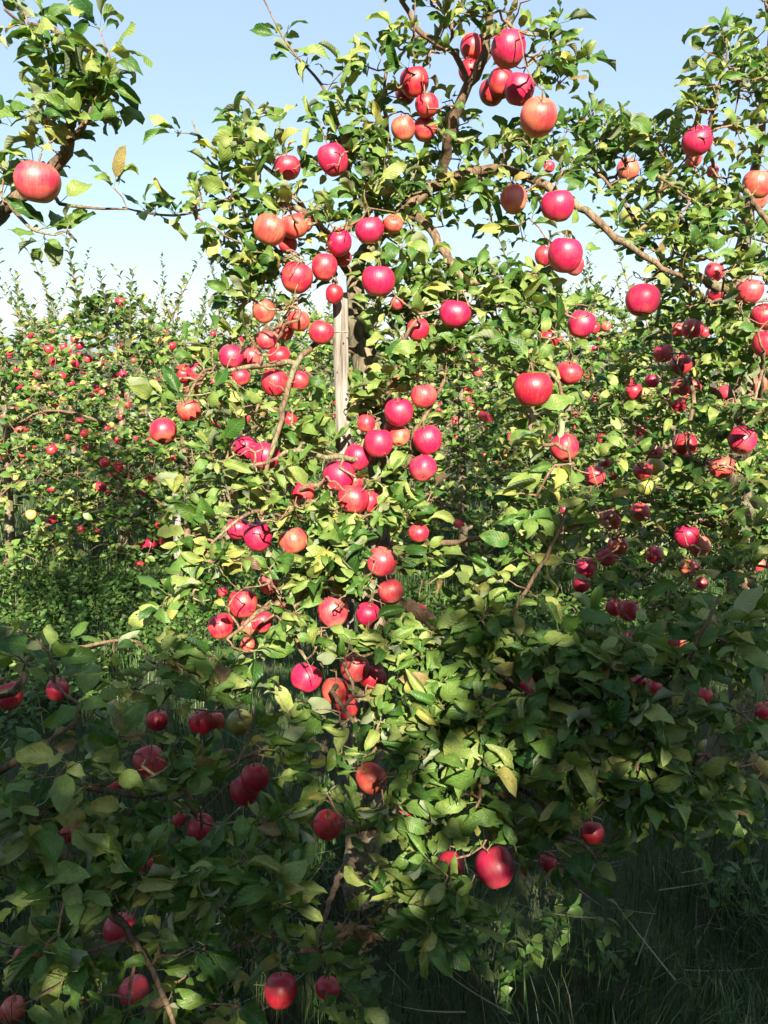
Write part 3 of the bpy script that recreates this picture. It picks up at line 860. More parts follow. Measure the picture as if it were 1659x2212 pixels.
# foliage masses: x y rx ry depth amount(1 = closed foliage)
BLOB_M = '''1000 -60 150 70 1.75 .9|860 -60 80 60 1.75 .7|1120 -140 110 60 1.8 .7|960 -180 130 70 1.85 .7
 960 50 120 70 1.74 .9|1100 40 80 80 1.70 1|1180 120 60 90 1.78 .9|1230 110 45 40 1.80 .5|890 130 70 80 1.78 .9|760 190 75 80 1.84 .7|700 125 50 35 1.83 .4|640 120 15 15 1.8 .5
 590 60 30 60 1.77 .12|410 270 70 55 1.75 .28|560 290 90 60 1.78 .7|500 350 70 40 1.79 .7|480 420 100 55 1.78 .75|350 450 80 25 1.74 .22|620 370 110 70 1.83 .9|750 290 80 70 1.85 .8|800 370 120 90 1.9 1|940 300 110 60 1.95 .8
 1000 390 120 60 2.0 .9|930 230 60 60 1.86 .7|1170 330 90 60 1.9 .8|1090 300 60 60 1.9 .5|860 450 120 80 1.95 1|560 500 100 110 1.80 .9|420 510 35 60 1.76 .4|690 500 110 90 1.86 1|640 600 90 80 1.86 .8|520 610 60 70 1.84 .6|860 560 80 80 1.9 .8
 1130 450 90 60 1.93 .55|1020 500 50 50 1.98 .3|1110 530 60 40 1.9 .3|1060 600 90 50 1.88 .7|1150 620 90 50 1.84 .7|960 610 60 60 1.95 .8|900 680 110 90 1.92 .9|1010 690 80 70 1.88 .7|1190 690 90 80 1.7 .8|1150 760 70 70 1.66 .8|1110 680 80 60 1.85 .7
 1170 860 60 60 1.64 .5|570 700 90 80 1.80 .9|460 760 90 50 1.74 .6|380 830 90 60 1.62 .5|360 900 60 50 1.58 .45|480 850 100 60 1.74 .8|620 860 80 90 1.82 .9|560 930 100 60 1.78 .9|500 1000 110 60 1.72 .8|670 960 80 80 1.84 .8|650 1030 110 60 1.8 .9
 870 780 70 70 1.86 .8|960 760 70 50 1.84 .5|790 870 60 60 1.9 .6|880 960 80 70 1.88 .7|740 1090 120 70 1.8 1|860 1080 80 60 1.88 .8|560 1090 120 60 1.72 .9|450 1080 60 60 1.70 .7|440 1170 60 60 1.68 .7|620 1200 140 80 1.66 1|740 1210 100 70 1.7 1
 870 1170 80 70 1.84 .8|910 1230 60 60 1.84 .6|480 1260 90 60 1.64 .7|390 1310 50 50 1.60 .3|590 1360 120 70 1.66 .9|750 1270 110 50 1.7 .9|790 1380 100 70 1.72 .9|900 1400 60 60 1.74 .7|660 1520 90 60 1.66 .8|800 1530 80 60 1.68 .8
 940 1440 90 80 1.66 .9|1060 1350 60 70 1.60 .6|1060 1440 70 60 1.62 .8|900 1540 110 80 1.62 1|1010 1540 100 70 1.58 1|1110 1560 110 80 1.54 1|1060 1280 50 50 1.6 .4|1110 1300 60 50 1.6 .5
 720 1620 130 60 1.66 .8|840 1650 90 70 1.62 1|950 1660 110 80 1.56 1|1080 1680 110 90 1.52 1|1200 1640 110 80 1.50 1|760 1740 110 60 1.6 .9|880 1790 100 60 1.55 .9|1000 1800 110 70 1.52 .9|1150 1790 100 70 1.5 .9|1220 1850 70 50 1.5 .8
 960 1900 90 60 1.50 .9|960 1990 80 50 1.48 .9|1010 1960 60 50 1.5 .9|850 1890 70 60 1.56 .6|880 2010 50 40 1.5 .5|700 2060 70 40 1.55 .7|600 1660 100 60 1.68 .7|720 2170 60 40 1.5 .5
 1180 1080 80 60 1.56 .7|1200 980 80 40 1.55 .55|1230 1180 90 60 1.58 .6|1140 1190 70 50 1.62 .6|1290 1110 70 60 1.55 .5|1270 1050 60 50 1.55 .5
 1250 1400 110 80 1.55 .8|1180 1450 90 60 1.56 .8|1290 1480 120 80 1.50 1|1380 1420 110 70 1.48 .8|1420 1510 120 80 1.46 1|1330 1590 130 80 1.48 1|1470 1600 110 70 1.46 .9|1440 1680 120 60 1.46 .7|1540 1270 90 50 1.4 .35|1560 1340 80 60 1.42 .5|1500 1420 90 60 1.44 .6|1350 1700 120 50 1.48 .7|1320 1360 80 50 1.55 .4|1560 1520 60 60 1.46 .4|1300 1710 140 70 1.5 .8|1450 1740 130 70 1.5 .8|1580 1640 90 80 1.55 .8|1560 1780 100 50 1.55 .5|1250 1800 90 50 1.5 .6|1400 1810 90 40 1.52 .4|1620 1500 60 70 1.5 .5'''
BLOB_L = '''-140 100 120 160 1.6 .8|-320 150 150 200 1.8 .8|-480 300 150 200 1.9 .8|-150 450 110 160 1.6 .7|-330 520 160 200 1.8 .8|-520 700 150 200 1.9 .8|-200 800 90 150 1.7 .5|-380 900 160 200 1.85 .5|-300 1250 150 180 1.8 .5|-480 1200 160 200 1.9 .7|-150 1500 100 150 1.4 .7|-150 1850 100 150 1.3 .8|-260 -100 200 130 1.8 .7|-420 -150 160 130 1.9 .7
 50 50 80 50 1.34 .85|120 110 60 60 1.35 .7|200 50 45 30 1.33 .3|160 190 80 60 1.36 .9|220 170 60 60 1.34 .7|160 270 80 50 1.38 .9|220 260 50 40 1.36 .4|60 250 60 70 1.42 .5|30 330 40 60 1.44 .6|110 330 60 40 1.40 .5|20 430 40 40 1.46 .5
 150 410 50 30 1.40 .4|230 410 60 22 1.38 .35|90 470 60 30 1.4 .4|150 480 50 25 1.38 .4|100 530 40 20 1.38 .2|20 380 30 60 1.45 .5
 20 1320 40 50 1.2 .4|150 1430 60 40 1.25 .25|30 1440 40 40 1.3 .3|110 1470 40 30 1.3 .2|230 1390 90 30 1.52 .3|320 1410 60 40 1.55 .3|280 1480 80 40 1.5 .3|420 1430 80 40 1.62 .5|440 1500 90 40 1.58 .6
 160 1560 40 60 1.28 .3|60 1640 90 60 1.28 .8|30 1740 70 70 1.28 .9|150 1680 110 50 1.32 .8|260 1600 100 50 1.4 .6|340 1660 110 60 1.42 .8|130 1790 120 80 1.28 1|280 1790 110 70 1.34 1|430 1640 110 60 1.50 .8|560 1600 80 40 1.6 .6|440 1750 100 60 1.42 .9
 60 1900 110 70 1.25 1|200 1900 100 70 1.25 1|330 1880 110 70 1.27 1|400 1930 90 60 1.3 .9|480 1850 100 70 1.4 .8|600 1790 100 60 1.5 .7|560 1930 90 60 1.4 .8|60 2050 110 60 1.22 .9|180 2080 100 60 1.24 .8|330 2050 100 50 1.26 .8|470 2040 90 50 1.35 .8|600 2030 80 40 1.42 .6
 60 2170 90 40 1.2 .6|250 2170 90 40 1.22 .5|420 2140 90 40 1.3 .7|500 2190 80 40 1.35 .5'''  # masses left of the frame are added to shade the second row
BLOB_R = '''1600 760 50 70 2.3 .8|1600 980 60 70 2.25 .8|1590 870 50 50 2.3 .6|1760 200 110 150 2.2 .8|1780 500 110 150 2.3 .8|1800 800 120 150 2.4 .8|1800 1150 120 150 2.3 .8|1640 -60 110 80 2.1 .8|1780 -80 110 90 2.2 .7|1950 300 110 200 2.5 .7|1980 700 110 200 2.5 .7
 1550 60 45 60 1.92 .4|1600 120 80 90 1.95 .8|1520 130 30 40 1.93 .3|1540 220 60 80 1.95 .7|1620 260 60 90 2.0 .7|1510 280 40 50 1.98 .6|1640 380 40 60 2.05 .5|1280 290 90 50 2.15 .85|1400 300 110 50 2.15 .9|1250 330 80 40 2.15 .8
 1350 370 120 60 2.2 .9|1480 370 90 70 2.1 .9|1560 350 60 50 2.05 .6|1300 410 80 50 2.2 .6|1420 450 110 50 2.1 .9|1510 470 90 70 2.05 1|1370 500 70 40 2.1 .5|1450 540 100 50 2.0 .9|1550 560 90 60 1.95 .8|1610 470 40 60 2.1 .4|1640 560 50 60 2.0 .5
 1420 600 60 40 2.1 .5|1530 650 100 70 2.2 1|1640 650 70 70 1.95 .9|1450 690 80 60 2.35 .8|1500 760 70 60 2.3 .9|1600 790 60 60 2.3 .5|1420 780 70 50 2.5 .8|1390 850 80 50 2.5 .9|1480 850 90 50 2.4 .9|1640 890 60 60 2.0 .9|1560 920 80 60 2.1 .9
 1340 920 70 60 2.55 .6|1420 950 90 60 2.45 .9|1520 1010 90 60 2.2 .9|1620 1040 60 70 2.1 .8|1350 1010 80 50 2.5 .7|1440 1060 90 50 2.45 .7|1300 1100 60 50 2.65 .7|1380 1140 90 60 2.6 .9|1500 1130 90 50 2.4 .9|1600 1140 60 60 2.3 .7
 1280 1200 80 50 2.6 .9|1400 1220 90 60 2.5 .9|1500 1210 80 50 2.4 .9|1600 1240 70 60 2.2 .8|1340 1280 90 50 2.5 .6|1450 1310 90 50 2.3 .7|1600 1350 80 60 2.0 .9|1500 1360 80 60 2.1 .7|1620 1450 60 60 1.95 .8|1550 1450 70 50 1.95 .6
 1630 1560 50 60 1.9 .6|1560 1580 60 50 1.9 .4|1620 1680 60 50 1.85 .4|1400 1340 70 40 2.4 .5'''


def grow_tree(limbs, blobs, apples, base, leaf_len, per=330.0, center=None):
    """limbs -> skeleton nodes; foliage masses and fruit stalks are reached by twigs grown from the nearest wood; leaves sit on spurs and along twigs"""
    N, RAD, PAR, parts = [], [], [], []
    for nm, pts in limbs:
        q = []
        for a in pts:
            if len(a) == 5: q.append((a[0], a[1], a[2], a[3] / 1000))
            else: q.append((*P(a[0], a[1], a[2]), a[3] / 1000))
        c = spline(q, 0.03 if nm == 'trunk' else 0.022)
        wob = 0.004 if nm == 'trunk' else 0.003
        c[1:-1, :3] += rng.standard_normal((len(c) - 2, 3)) * np.minimum(wob, c[1:-1, 3:4] * 0.35)
        parts.append((nm, c))
        for r_ in c: N.append(r_[:3]); RAD.append(r_[3]); PAR.append(-1)
    targets = []
    for s_ in blobs.replace('\n', '|').split('|'):
        x, y, rx, ry, D, am = map(float, s_.split())
        k = max(1, rng.poisson(rx * ry * am * (0.60 if y > 1500 else 0.66 if x < 280 and y < 600 else 0.74 if y < 520 else 1.1) / per * (D / 1.7) ** 1.1))
        dr = min(0.16, 0.75 * (rx + ry) / 2 / F * D + 0.02)
        for _ in range(k):
            while True:
                v = rng.uniform(-1, 1, 3)
                if v @ v < 1: break
            targets.append((P(x + v[0] * rx, y + v[1] * ry, D + v[2] * dr), 0))
    for a in apples: targets.append((a['top'], 1))
    TP = np.array([t_[0] for t_ in targets]); kind = [t_[1] for t_ in targets]
    N = list(N)
    NA = np.array(N)
    dist = np.array([np.min(np.linalg.norm(NA - p, axis=1)) for p in TP])
    order = np.argsort(dist)
    count = [0] * len(N)
    paths = []
    L = Leaves()
    arr = np.zeros((len(N) + len(TP) * 14, 3)); arr[:len(N)] = NA; nn = len(N)
    nl = len(N)
    for ix in order:
        p = TP[ix]
        lf = leaf_len * float(np.interp(p[2], [0.8, 1.5], [0.84, 0.77]))
        d = np.linalg.norm(arr[:nn] - p, axis=1)
        # prefer wood lying lower than the goal: shoots climb
        j = int(np.argmin(d + np.maximum(0, arr[:nn, 2] - p[2]) * 0.35))
        a = arr[j]
        dv = p - a; ln = np.linalg.norm(dv)
        k = max(2, int(ln / 0.025))
        side = rng.standard_normal(3); side -= dv * (side @ dv) / (ln * ln + 1e-9); side /= np.linalg.norm(side) + 1e-9
        k = min(k, 12)
        prev = j; path = [j]
        bow = side * ln * rng.uniform(0.04, 0.16) + np.array([0, 0, -1]) * ln * 0.05
        for i in range(1, k + 1):
            t_ = i / k
            q = a + dv * t_ + bow * math.sin(math.pi * t_) + rng.standard_normal(3) * 0.0022
            if i == k: q = p
            arr[nn] = q; PAR.append(prev); RAD.append(0); count.append(0); prev = nn; path.append(nn); nn += 1
        q = prev
        while q >= nl: count[q] += 1; q = PAR[q]
        paths.append(path)
        tdir = dv / (ln + 1e-9)
        # leaves on the spur
        nlv = rng.integers(4, 8) if kind[ix] == 0 else rng.integers(2, 5)
        a0 = rng.uniform(0, 6.28)
        for m_ in range(nlv):
            az = a0 + m_ * 2.4
            outw = np.array([math.cos(az), math.sin(az), rng.uniform(-0.35, 0.75)])
            dd = outw + tdir * 0.55 + rng.standard_normal(3) * 0.25
            nm_ = np.array([0, 0, 1.0]) * 0.35 + SD * 1.0 + rng.standard_normal(3) * 0.62
            sz = lf * rng.uniform(0.55, 1.3) * (0.75 if m_ == 0 else 1)
            pp = p + tdir * rng.uniform(-0.012, 0.004)
            dd /= np.linalg.norm(dd)
            if leaf_ok(pp, dd, sz): L.add(pp, dd, nm_, sz)
        if ln > 0.06 and kind[ix] == 0:
            for i in range(2, k, 1):
                if rng.random() < 0.6:
                    q = arr[path[i]]; az = i * 2.4 + a0
                    s2 = np.array([math.cos(az), math.sin(az), 0.4]); dd = s2 + tdir * 0.5; dd /= np.linalg.norm(dd)
                    sz = lf * rng.uniform(0.6, 1.1)
                    if leaf_ok(q, dd, sz): L.add(q, dd, np.array([0, 0, .4]) + SD * 1.0 + rng.standard_normal(3) * 0.55, sz)
    root = bpy.data.objects.new('apple_tree', None); COL.objects.link(root); root.location = base
    for nm, c in parts:
        sides = 14 if nm == 'trunk' else 8
        V, T, U = tube(c[:, :3], c[:, 3] * (0.8 if nm == 'trunk' else 0.85), sides, 0.06)
        obj(nm, newmesh(nm, V - np.asarray(base), T, M_trunk if nm == 'trunk' else M_limb, uv=U), root)
    B = Bag()
    for path in paths:
        c = arr[path]
        r = np.array([0.0013 * max(1, count[q]) ** 0.42 if q >= nl else 0.0013 * max(1, count[path[1]]) ** 0.42 for q in path])
        r = np.minimum(r, 0.0045)
        B.add(*tube(c, r, 5, 0.03))
    obj('twigs', B.mesh('twigs', M_twig, base), root, kind='stuff')
    return root, L


def finish_leaves(root, L, templ, mat, base, cap=300, bvh=None):
    p, M, sz, var, rnd = L.arrays(len(templ))
    keep = np.ones(len(p), bool)
    cen = p + M[:, :, 1] * sz[:, None] * 0.7
    for c_, r_ in zip(APp, ARr):
        for i in np.nonzero(np.linalg.norm(cen - c_, axis=1) < r_ + 0.07)[0]:
            V_ = templ[var[i]][0] @ M[i].T * sz[i] + p[i]
            if (np.linalg.norm(V_[:-4] - c_, axis=1) < r_ * 1.03).any(): keep[i] = False
    for a_ in near:
        if a_['h']: continue
        x_, y_, z_ = proj(cen)
        for i in np.nonzero((np.hypot(x_ - a_['x'], y_ - a_['y']) < a_['d'] / 2 + 75) & (z_ < a_['D']) & (z_ > .3) & keep)[0]:
            u_, v_, _ = proj(templ[var[i]][0] @ M[i].T * sz[i] + p[i])
            q_ = (np.hypot(u_ - a_['x'], v_ - a_['y']) < a_['d'] * 0.42).mean()
            if q_ > 0.12 and rng.random() < 0.9: keep[i] = False
    p, M, sz, var, rnd = p[keep], M[keep], sz[keep], var[keep], rnd[keep]
    tip = p + M[:, :, 1] * sz[:, None] * 0.9
    x, y, z = proj(p + M[:, :, 1] * sz[:, None] * 0.65)
    infr = (x > 5) & (x < 1654) & (y > 5) & (y < 2207) & (z > 0.3)
    q = CP - p; q /= np.linalg.norm(q, axis=1)[:, None]
    face = np.abs((q * M[:, :, 2]).sum(1))
    score = np.where(infr, (sz / np.maximum(z, .3)) ** 2 * (0.25 + face), 0)
    if bvh is not None:
        for i in np.nonzero(infr)[0]:
            vis = 0
            for f in (0.5, 0.75, 1.0):
                c = p[i] + M[i, :, 1] * sz[i] * f + M[i, :, 2] * 0.01
                dv = Vector(c - CP); ln = dv.length
                h = bvh.ray_cast(Vector(CP), dv.normalized(), ln - 0.035)
                if h[0] is None: vis += 1
            score[i] *= (vis / 3) + 0.001
    top = np.argsort(-score)[:cap]
    top = top[score[top] > 0]
    rest = np.setdiff1d(np.arange(len(p)), top)
    meshes = {}
    for i in top:
        k = int(var[i])
        if k not in meshes: meshes[k] = newmesh('leaf', templ[k][0], templ[k][1], mat, uv=templ[k][2], rnd=np.zeros(len(templ[k][0])))
        o = bpy.data.objects.new('leaf', meshes[k]); COL.objects.link(o); o.parent = root
        m4 = Matrix([[*(M[i][r_] * sz[i]), p[i][r_] - base[r_]] for r_ in range(3)] + [[0, 0, 0, 1]])
        o.matrix_basis = m4
    if len(rest):
        obj('foliage', leaf_mesh('foliage', p[rest], M[rest], sz[rest], var[rest], rnd[rest], templ, mat, base), root, kind='stuff')
    return len(p)


bM, bL, bR = tuple(LB([1]) for LB in (lambda _: np.array([P(788, 1945, 2.02)[0], P(788, 1945, 2.02)[1], 0.0]), lambda _: np.array([-1.9, 1.75, 0.0]), lambda _: np.array([1.12, 2.52, 0.0])))
treeM, LM_ = grow_tree(LIMBS_M, BLOB_M, [a for a in near if a['tr'] == 'M'], bM, 0.071)
treeL, LL_ = grow_tree(LIMBS_L, BLOB_L, [a for a in near if a['tr'] == 'L'], bL, 0.070)
treeR, LR_ = grow_tree(LIMBS_R, BLOB_R, [a for a in near if a['tr'] == 'R'], bR, 0.071)
# which leaves does the lens see: cast rays past all near leaves
qv, qt = [], []
for L in (LM_, LL_, LR_):
    p, M, sz = np.array(L.p), None, np.array(L.sz)
    d = np.array(L.d); d /= np.linalg.norm(d, axis=1)[:, None]
    nn_ = np.array(L.nn); s_ = np.cross(d, nn_); s_ /= np.linalg.norm(s_, axis=1)[:, None] + 1e-9
    s_ = s_ * (sz * 0.22)[:, None]; e0 = p + d * (sz * 0.35)[:, None]; e1 = p + d * (sz * 1.2)[:, None]
    k = len(qv) * 0 + sum(len(a) for a in qv)
    qv.append(np.stack([e0 - s_, e0 + s_, e1 + s_ * 0.5, e1 - s_ * 0.5], 1).reshape(-1, 3))
    qt.append(np.arange(len(p) * 4).reshape(-1, 4) + k)
bvh = BVHTree.FromPolygons([Vector(v) for v in np.vstack(qv)], np.vstack(qt).tolist())
nM = finish_leaves(treeM, LM_, LEAF_N, M_leaf, bM, 300, bvh)
nL = finish_leaves(treeL, LL_, LEAF_N, M_leaf, bL, 300, bvh)
nR = finish_leaves(treeR, LR_, LEAF_N, M_leaf, bR, 300, bvh)
print('near leaves', nM, nL, nR)
tag(treeM, 'sunlit apple tree tied behind the grey wooden stake, crowded with crimson apples', 'apple tree')
tag(treeL, 'near apple tree reaching in from the left edge, its lower leaves in dark shade', 'apple tree')
tag(treeR, 'apple tree with a dark shaded trunk at the right edge and tall leafy shoots', 'apple tree')

# ------------------------------------------------------------------ stake of the main tree
def stake(name, foot, top, w, t_, label, group=None, knots=(), ring=None):
    foot, top = np.array(foot), np.array(top)
    root = bpy.data.objects.new(name, None); COL.objects.link(root); root.location = foot
    n_ = 26
    V, T = [], []
    ax = top - foot
    prof = [(-.5, -.5), (-.2, -.54), (.2, -.52), (.5, -.5), (.53, 0), (.5, .5), (0, .53), (-.5, .5), (-.53, 0)]
    k = len(prof)
    for i in range(n_ + 1):
        f = i / n_
        jx = rng.standard_normal(2) * 0.0012
        for (a_, b_) in prof:
            e = rng.standard_normal(2) * 0.0008
            V.append(ax * f + np.array([a_ * w * (1 + 0.06 * math.sin(f * 9)) + jx[0] + e[0], b_ * t_ + jx[1] + e[1], 0 if i < n_ else rng.uniform(-0.006, 0.006)]))
    for i in range(n_):
        for j in range(k):
            a_, b_ = i * k + j, i * k + (j + 1) % k
            T += [(a_, b_, b_ + k), (a_, b_ + k, a_ + k)]
    for j in range(1, k - 1): T.append((n_ * k, n_ * k + j, n_ * k + j + 1))
    obj('post', newmesh('post', V, T, M_stake, smooth=False), root)
    for f, dx, r_ in knots:
        kv = [(r_ * math.cos(a_) , -t_ * 0.5 - 0.0035 + (0.002 if c_ else 0), r_ * 1.2 * math.sin(a_)) for c_ in (0, 1) for a_ in np.arange(8) * math.pi / 4]
        kt = [(0, j, j + 1) for j in range(1, 7)] + [q for j in range(8) for q in ((j, (j + 1) % 8 + 8, (j + 1) % 8), (j, j + 8, (j + 1) % 8 + 8))]
        obj('knot', newmesh('knot', np.array(kv) + ax * f + np.array([dx, 0, 0]), kt, M_knot), root)
    if ring:
        for f in ring:
            a_ = np.linspace(0, 2 * math.pi, 25)
            c = np.stack([np.cos(a_) * (w * 0.62), np.sin(a_) * (t_ * 0.8), np.full(25, 0.0)], 1)
            c = np.sign(c) * np.minimum(np.abs(c), [w * 0.56, t_ * 0.62, 9]) + ax * f
            V, T, U = tube(c, np.full(25, 0.0011), 5)
            obj('wire_tie', newmesh('wire_tie', V, T, M_wire), root)
    tag(root, label, 'stake', group)
    return root


st_top = P(735, 636, 1.92)
st_bot = np.array([P(742, 1900, 1.90)[0] + 0.012, st_top[1] - 0.02, -0.02])
H_ = st_top[2]


def fr(y): return 1 - (H_ - P(735, y, 1.92)[2]) / H_


stake('wooden_stake', st_bot, st_top, 0.034, 0.022, 'weathered grey wooden stake standing upright before the sunlit main trunk',
      knots=[(fr(740), 0.006, 0.0022), (fr(803), -0.011, 0.0018), (fr(861), 0.010, 0.0028), (fr(945), 0.002, 0.0045)], ring=[fr(716)])

# ------------------------------------------------------------------ trees of the rows beyond and behind
class Proto: pass


def far_tree(seed, h, half, n_spur, n_shoot, templ, leaf_len=0.062, lod_limbs=7, low=0.25):
    """skeleton + leaves of one orchard tree standing at the origin, spindle crown, upright shoots at the top"""
    g = np.random.default_rng(seed)
    pr = Proto(); pr.limbs = []
    lean = g.uniform(-0.06, 0.06, 2)
    tr = np.array([(0, 0, 0, .036), (lean[0] * .4, lean[1] * .4, h * .3, .031), (lean[0], lean[1], h * .6, .022), (lean[0] * 1.2, lean[1] * 1.2, h * .92, .008)])
    c = spline(tr, 0.08); pr.trunk = c
    nodes_ = [c[:, :3]]
    for k in range(lod_limbs):
        z0 = h * (0.18 + 0.62 * k / lod_limbs); az = k * 2.4 + g.uniform(0, 1)
        ln = half * (1.0 - 0.45 * z0 / h) * g.uniform(0.75, 1.1)
        o = np.array([np.interp(z0, c[:, 2], c[:, 0]), np.interp(z0, c[:, 2], c[:, 1]), z0])
        u = np.array([math.cos(az), math.sin(az), 0])
        pts = np.array([(*o, .014), (*(o + u * ln * .35 + [0, 0, .10 * h * .6]), .011), (*(o + u * ln * .7 + [0, 0, .14 * h * .6]), .008), (*(o + u * ln + [0, 0, .10 * h * .6 + g.uniform(-.08, .08)]), .004)])
        cc = spline(pts, 0.06); pr.limbs.append(cc); nodes_.append(cc[:, :3])
    NA = np.vstack(nodes_)
    L = Leaves(); B = Bag()
    arr = np.zeros((len(NA) + n_spur * 8, 3)); arr[:len(NA)] = NA; nn = len(NA)
    pts = []
    clumps = [(g.uniform(0, 6.28), g.uniform(low, 0.95)) for _ in range(16)]
    while len(pts) < n_spur:
        f = g.uniform(low, 1.0); az = g.uniform(0, 6.28)
        rmax = half * (0.55 + 0.6 * math.sin(math.pi * min(1, (f - low) / (1 - low) * 0.78 + 0.16)) - 0.42 * f)
        r = rmax * math.sqrt(g.uniform(0.12, 1)) * (0.8 + 0.4 * g.random())
        best = min((((az - a + 3.14) % 6.28 - 3.14) * 0.6) ** 2 + ((f - b_) * 3) ** 2 for a, b_ in clumps)
        if g.random() > math.exp(-best * 3.2) + 0.22: continue
        pts.append(np.array([math.cos(az) * r + lean[0] * f, math.sin(az) * r + lean[1] * f, f * h]))
    for p in pts:
        d = np.linalg.norm(arr[:nn] - p, axis=1); j = int(np.argmin(d)); a = arr[j]; dv = p - a; ln = np.linalg.norm(dv) + 1e-6
        k = 3; bow = g.standard_normal(3) * ln * 0.07
        pa = [a]
        for i in range(1, k + 1):
            q = a + dv * i / k + bow * math.sin(math.pi * i / k); pa.append(q); arr[nn] = q; nn += 1
        if ln > 0.03: B.add(*tube(np.array(pa), np.array([.0035, .0028, .0022, .0016]), 3))
        tdir = dv / ln; a0 = g.uniform(0, 6.28)
        for m_ in range(g.integers(5, 9)):
            az = a0 + m_ * 2.4
            dd = np.array([math.cos(az), math.sin(az), g.uniform(-0.4, 0.8)]) + tdir * 0.5
            L.add(p, dd, np.array([0, 0, .4]) + SD * 0.9 + g.standard_normal(3) * 0.6, leaf_len * g.uniform(0.6, 1.2))
    # upright one-year shoots
    for k in range(n_shoot):
        az = g.uniform(0, 6.28); r = half * 0.55 * math.sqrt(g.random()); z0 = h * g.uniform(0.75, 0.95)
        o = np.array([math.cos(az) * r, math.sin(az) * r, z0]); ln = g.uniform(0.2, 0.75)
        u = np.array([math.cos(az) * .3, math.sin(az) * .3, 1.0]) + g.standard_normal(3) * 0.16
        c = np.array([o + u * ln * t_ + np.array([math.cos(az), math.sin(az), 0]) * 0.05 * t_ * t_ for t_ in np.linspace(0, 1, 6)])
        B.add(*tube(c, np.linspace(.005, .002, 6), 4))
        for i in range(int(ln / 0.022)):
            t_ = (i + 0.5) / int(ln / 0.022)
            q = o + u * ln * t_ + np.array([math.cos(az), math.sin(az), 0]) * 0.05 * t_ * t_
            a2 = i * 2.4
            L.add(q, np.array([math.cos(a2), math.sin(a2), 0.7]), np.array([0, 0, 1.0]) + SD * .2, leaf_len * (1.5 - 0.7 * t_) * g.uniform(0.8, 1.1))
    pr.L = L; pr.B = B; pr.pts = np.array(pts); pr.h = h; pr.half = half
    return pr


def build_far(pr, loc, templ, label, group, cap=0, sides=8, scale=1.0):
    root = bpy.data.objects.new('apple_tree', None); COL.objects.link(root); root.location = loc
    tag(root, label, 'apple tree', group)
    V, T, U = tube(pr.trunk[:, :3] * scale, pr.trunk[:, 3] * scale, sides, 0.05)
    parts = [obj('trunk', newmesh('trunk', V, T, M_trunk, uv=U), root)]
    for c in pr.limbs:
        V, T, U = tube(c[:, :3] * scale, c[:, 3] * scale, 5, 0.04)
        obj('limb', newmesh('limb', V, T, M_limb, uv=U), root)
    me = pr.B.mesh('twigs', M_twig)
    o = obj('twigs', me, root, kind='stuff'); o.scale = (scale,) * 3
    L = pr.L
    L2 = Leaves(); L2.p = [np.asarray(p) * scale + np.asarray(loc) for p in L.p]; L2.d, L2.nn, L2.sz = L.d, L.nn, [s_ * scale for s_ in L.sz]
    finish_leaves(root, L2, templ, M_leaf_far, np.asarray(loc), cap)
    return root


def dup_tree(root, loc, rotz, label, group, sc=1.0):
    r = root.copy(); COL.objects.link(r); r.location = loc; r.rotation_euler = (0, 0, rotz); r.scale = (sc, sc, sc)
    r['label'] = label; r['group'] = group
    for ch in list(root.children):
        c = ch.copy(); COL.objects.link(c); c.parent = r
    return r


ROW2 = [  # x, y, height, label, shoots
    (-2.45, 5.0, 1.58, 'second-row apple tree cut by the left edge, yellowish apples low down', 6),
    (-1.78, 5.25, 1.84, 'second-row apple tree with tallest shoots, behind the grassy gap', 8),
    (-1.05, 5.1, 1.50, 'second-row apple tree standing beside the thin grey stake and bare brown trunk', 7),
    (-0.22, 5.4, 1.75, 'second-row apple tree hidden behind the sunny staked tree', 8),
    (0.55, 5.3, 1.62, 'second-row apple tree seen in the gap right of the leaning sunlit trunk', 10),
    (1.15, 5.1, 1.86, 'second-row apple tree with feathery shoots in the sky gap', 10),
    (1.85, 5.2, 1.75, 'second-row apple tree seen behind the tree at the right edge', 10),
    (2.7, 5.3, 1.75, 'second-row apple tree beyond the right edge of the frame', 8)]
G2 = 'apple trees of the second row'
far_roots = []
for i, (x, y, h, lab, ns) in enumerate(ROW2):
    pr = far_tree(50 + i, h, 0.80, 620, ns, LEAF_M, 0.060, 7, 0.12)
    far_roots.append((build_far(pr, (x, y, 0), LEAF_M, lab, G2, cap=160 if i not in (3, 7) else 30), pr, (x, y)))
# bare lower trunk and stake by the grassy gap
stake('wooden_stake', (P(386, 1292, 4.6)[0], P(386, 1292, 4.6)[1], 0), P(381, 1040, 4.6), 0.042, 0.03, 'short grey stake beside a bare brown trunk by the grassy gap on the left')
rt = bpy.data.objects.new('young_apple_tree', None); COL.objects.link(rt); rt.location = (P(402, 1290, 4.75)[0], P(402, 1290, 4.75)[1], 0)
c = spline([(*P(402, 1300, 4.75), .026), (*P(404, 1150, 4.75), .024), (*P(403, 1050, 4.75), .021), (*P(396, 960, 4.75), .014), (*P(391, 925, 4.75), .010)], 0.05)
V, T, U = tube(c[:, :3] - np.array(rt.location), c[:, 3], 8, 0.05); obj('trunk', newmesh('trunk', V, T, M_limb, uv=U), rt)
gb = []
for f, dx, dz in ((0.35, 0.25, 0.2), (0.5, -0.3, 0.2), (0.7, 0.22, 0.25), (0.9, -0.2, 0.25)):
    o_ = c[int(f * (len(c) - 1)), :3] - np.array(rt.location)
    cc = spline([(*o_, .009), (*(o_ + [dx * .5, 0.02, dz * .5]), .007), (*(o_ + [dx, 0.06, dz]), .004)], 0.05)
    V, T, U = tube(cc[:, :3], cc[:, 3], 5); obj('limb', newmesh('limb', V, T, M_limb, uv=U), rt); gb.append(cc)
LL = Leaves()
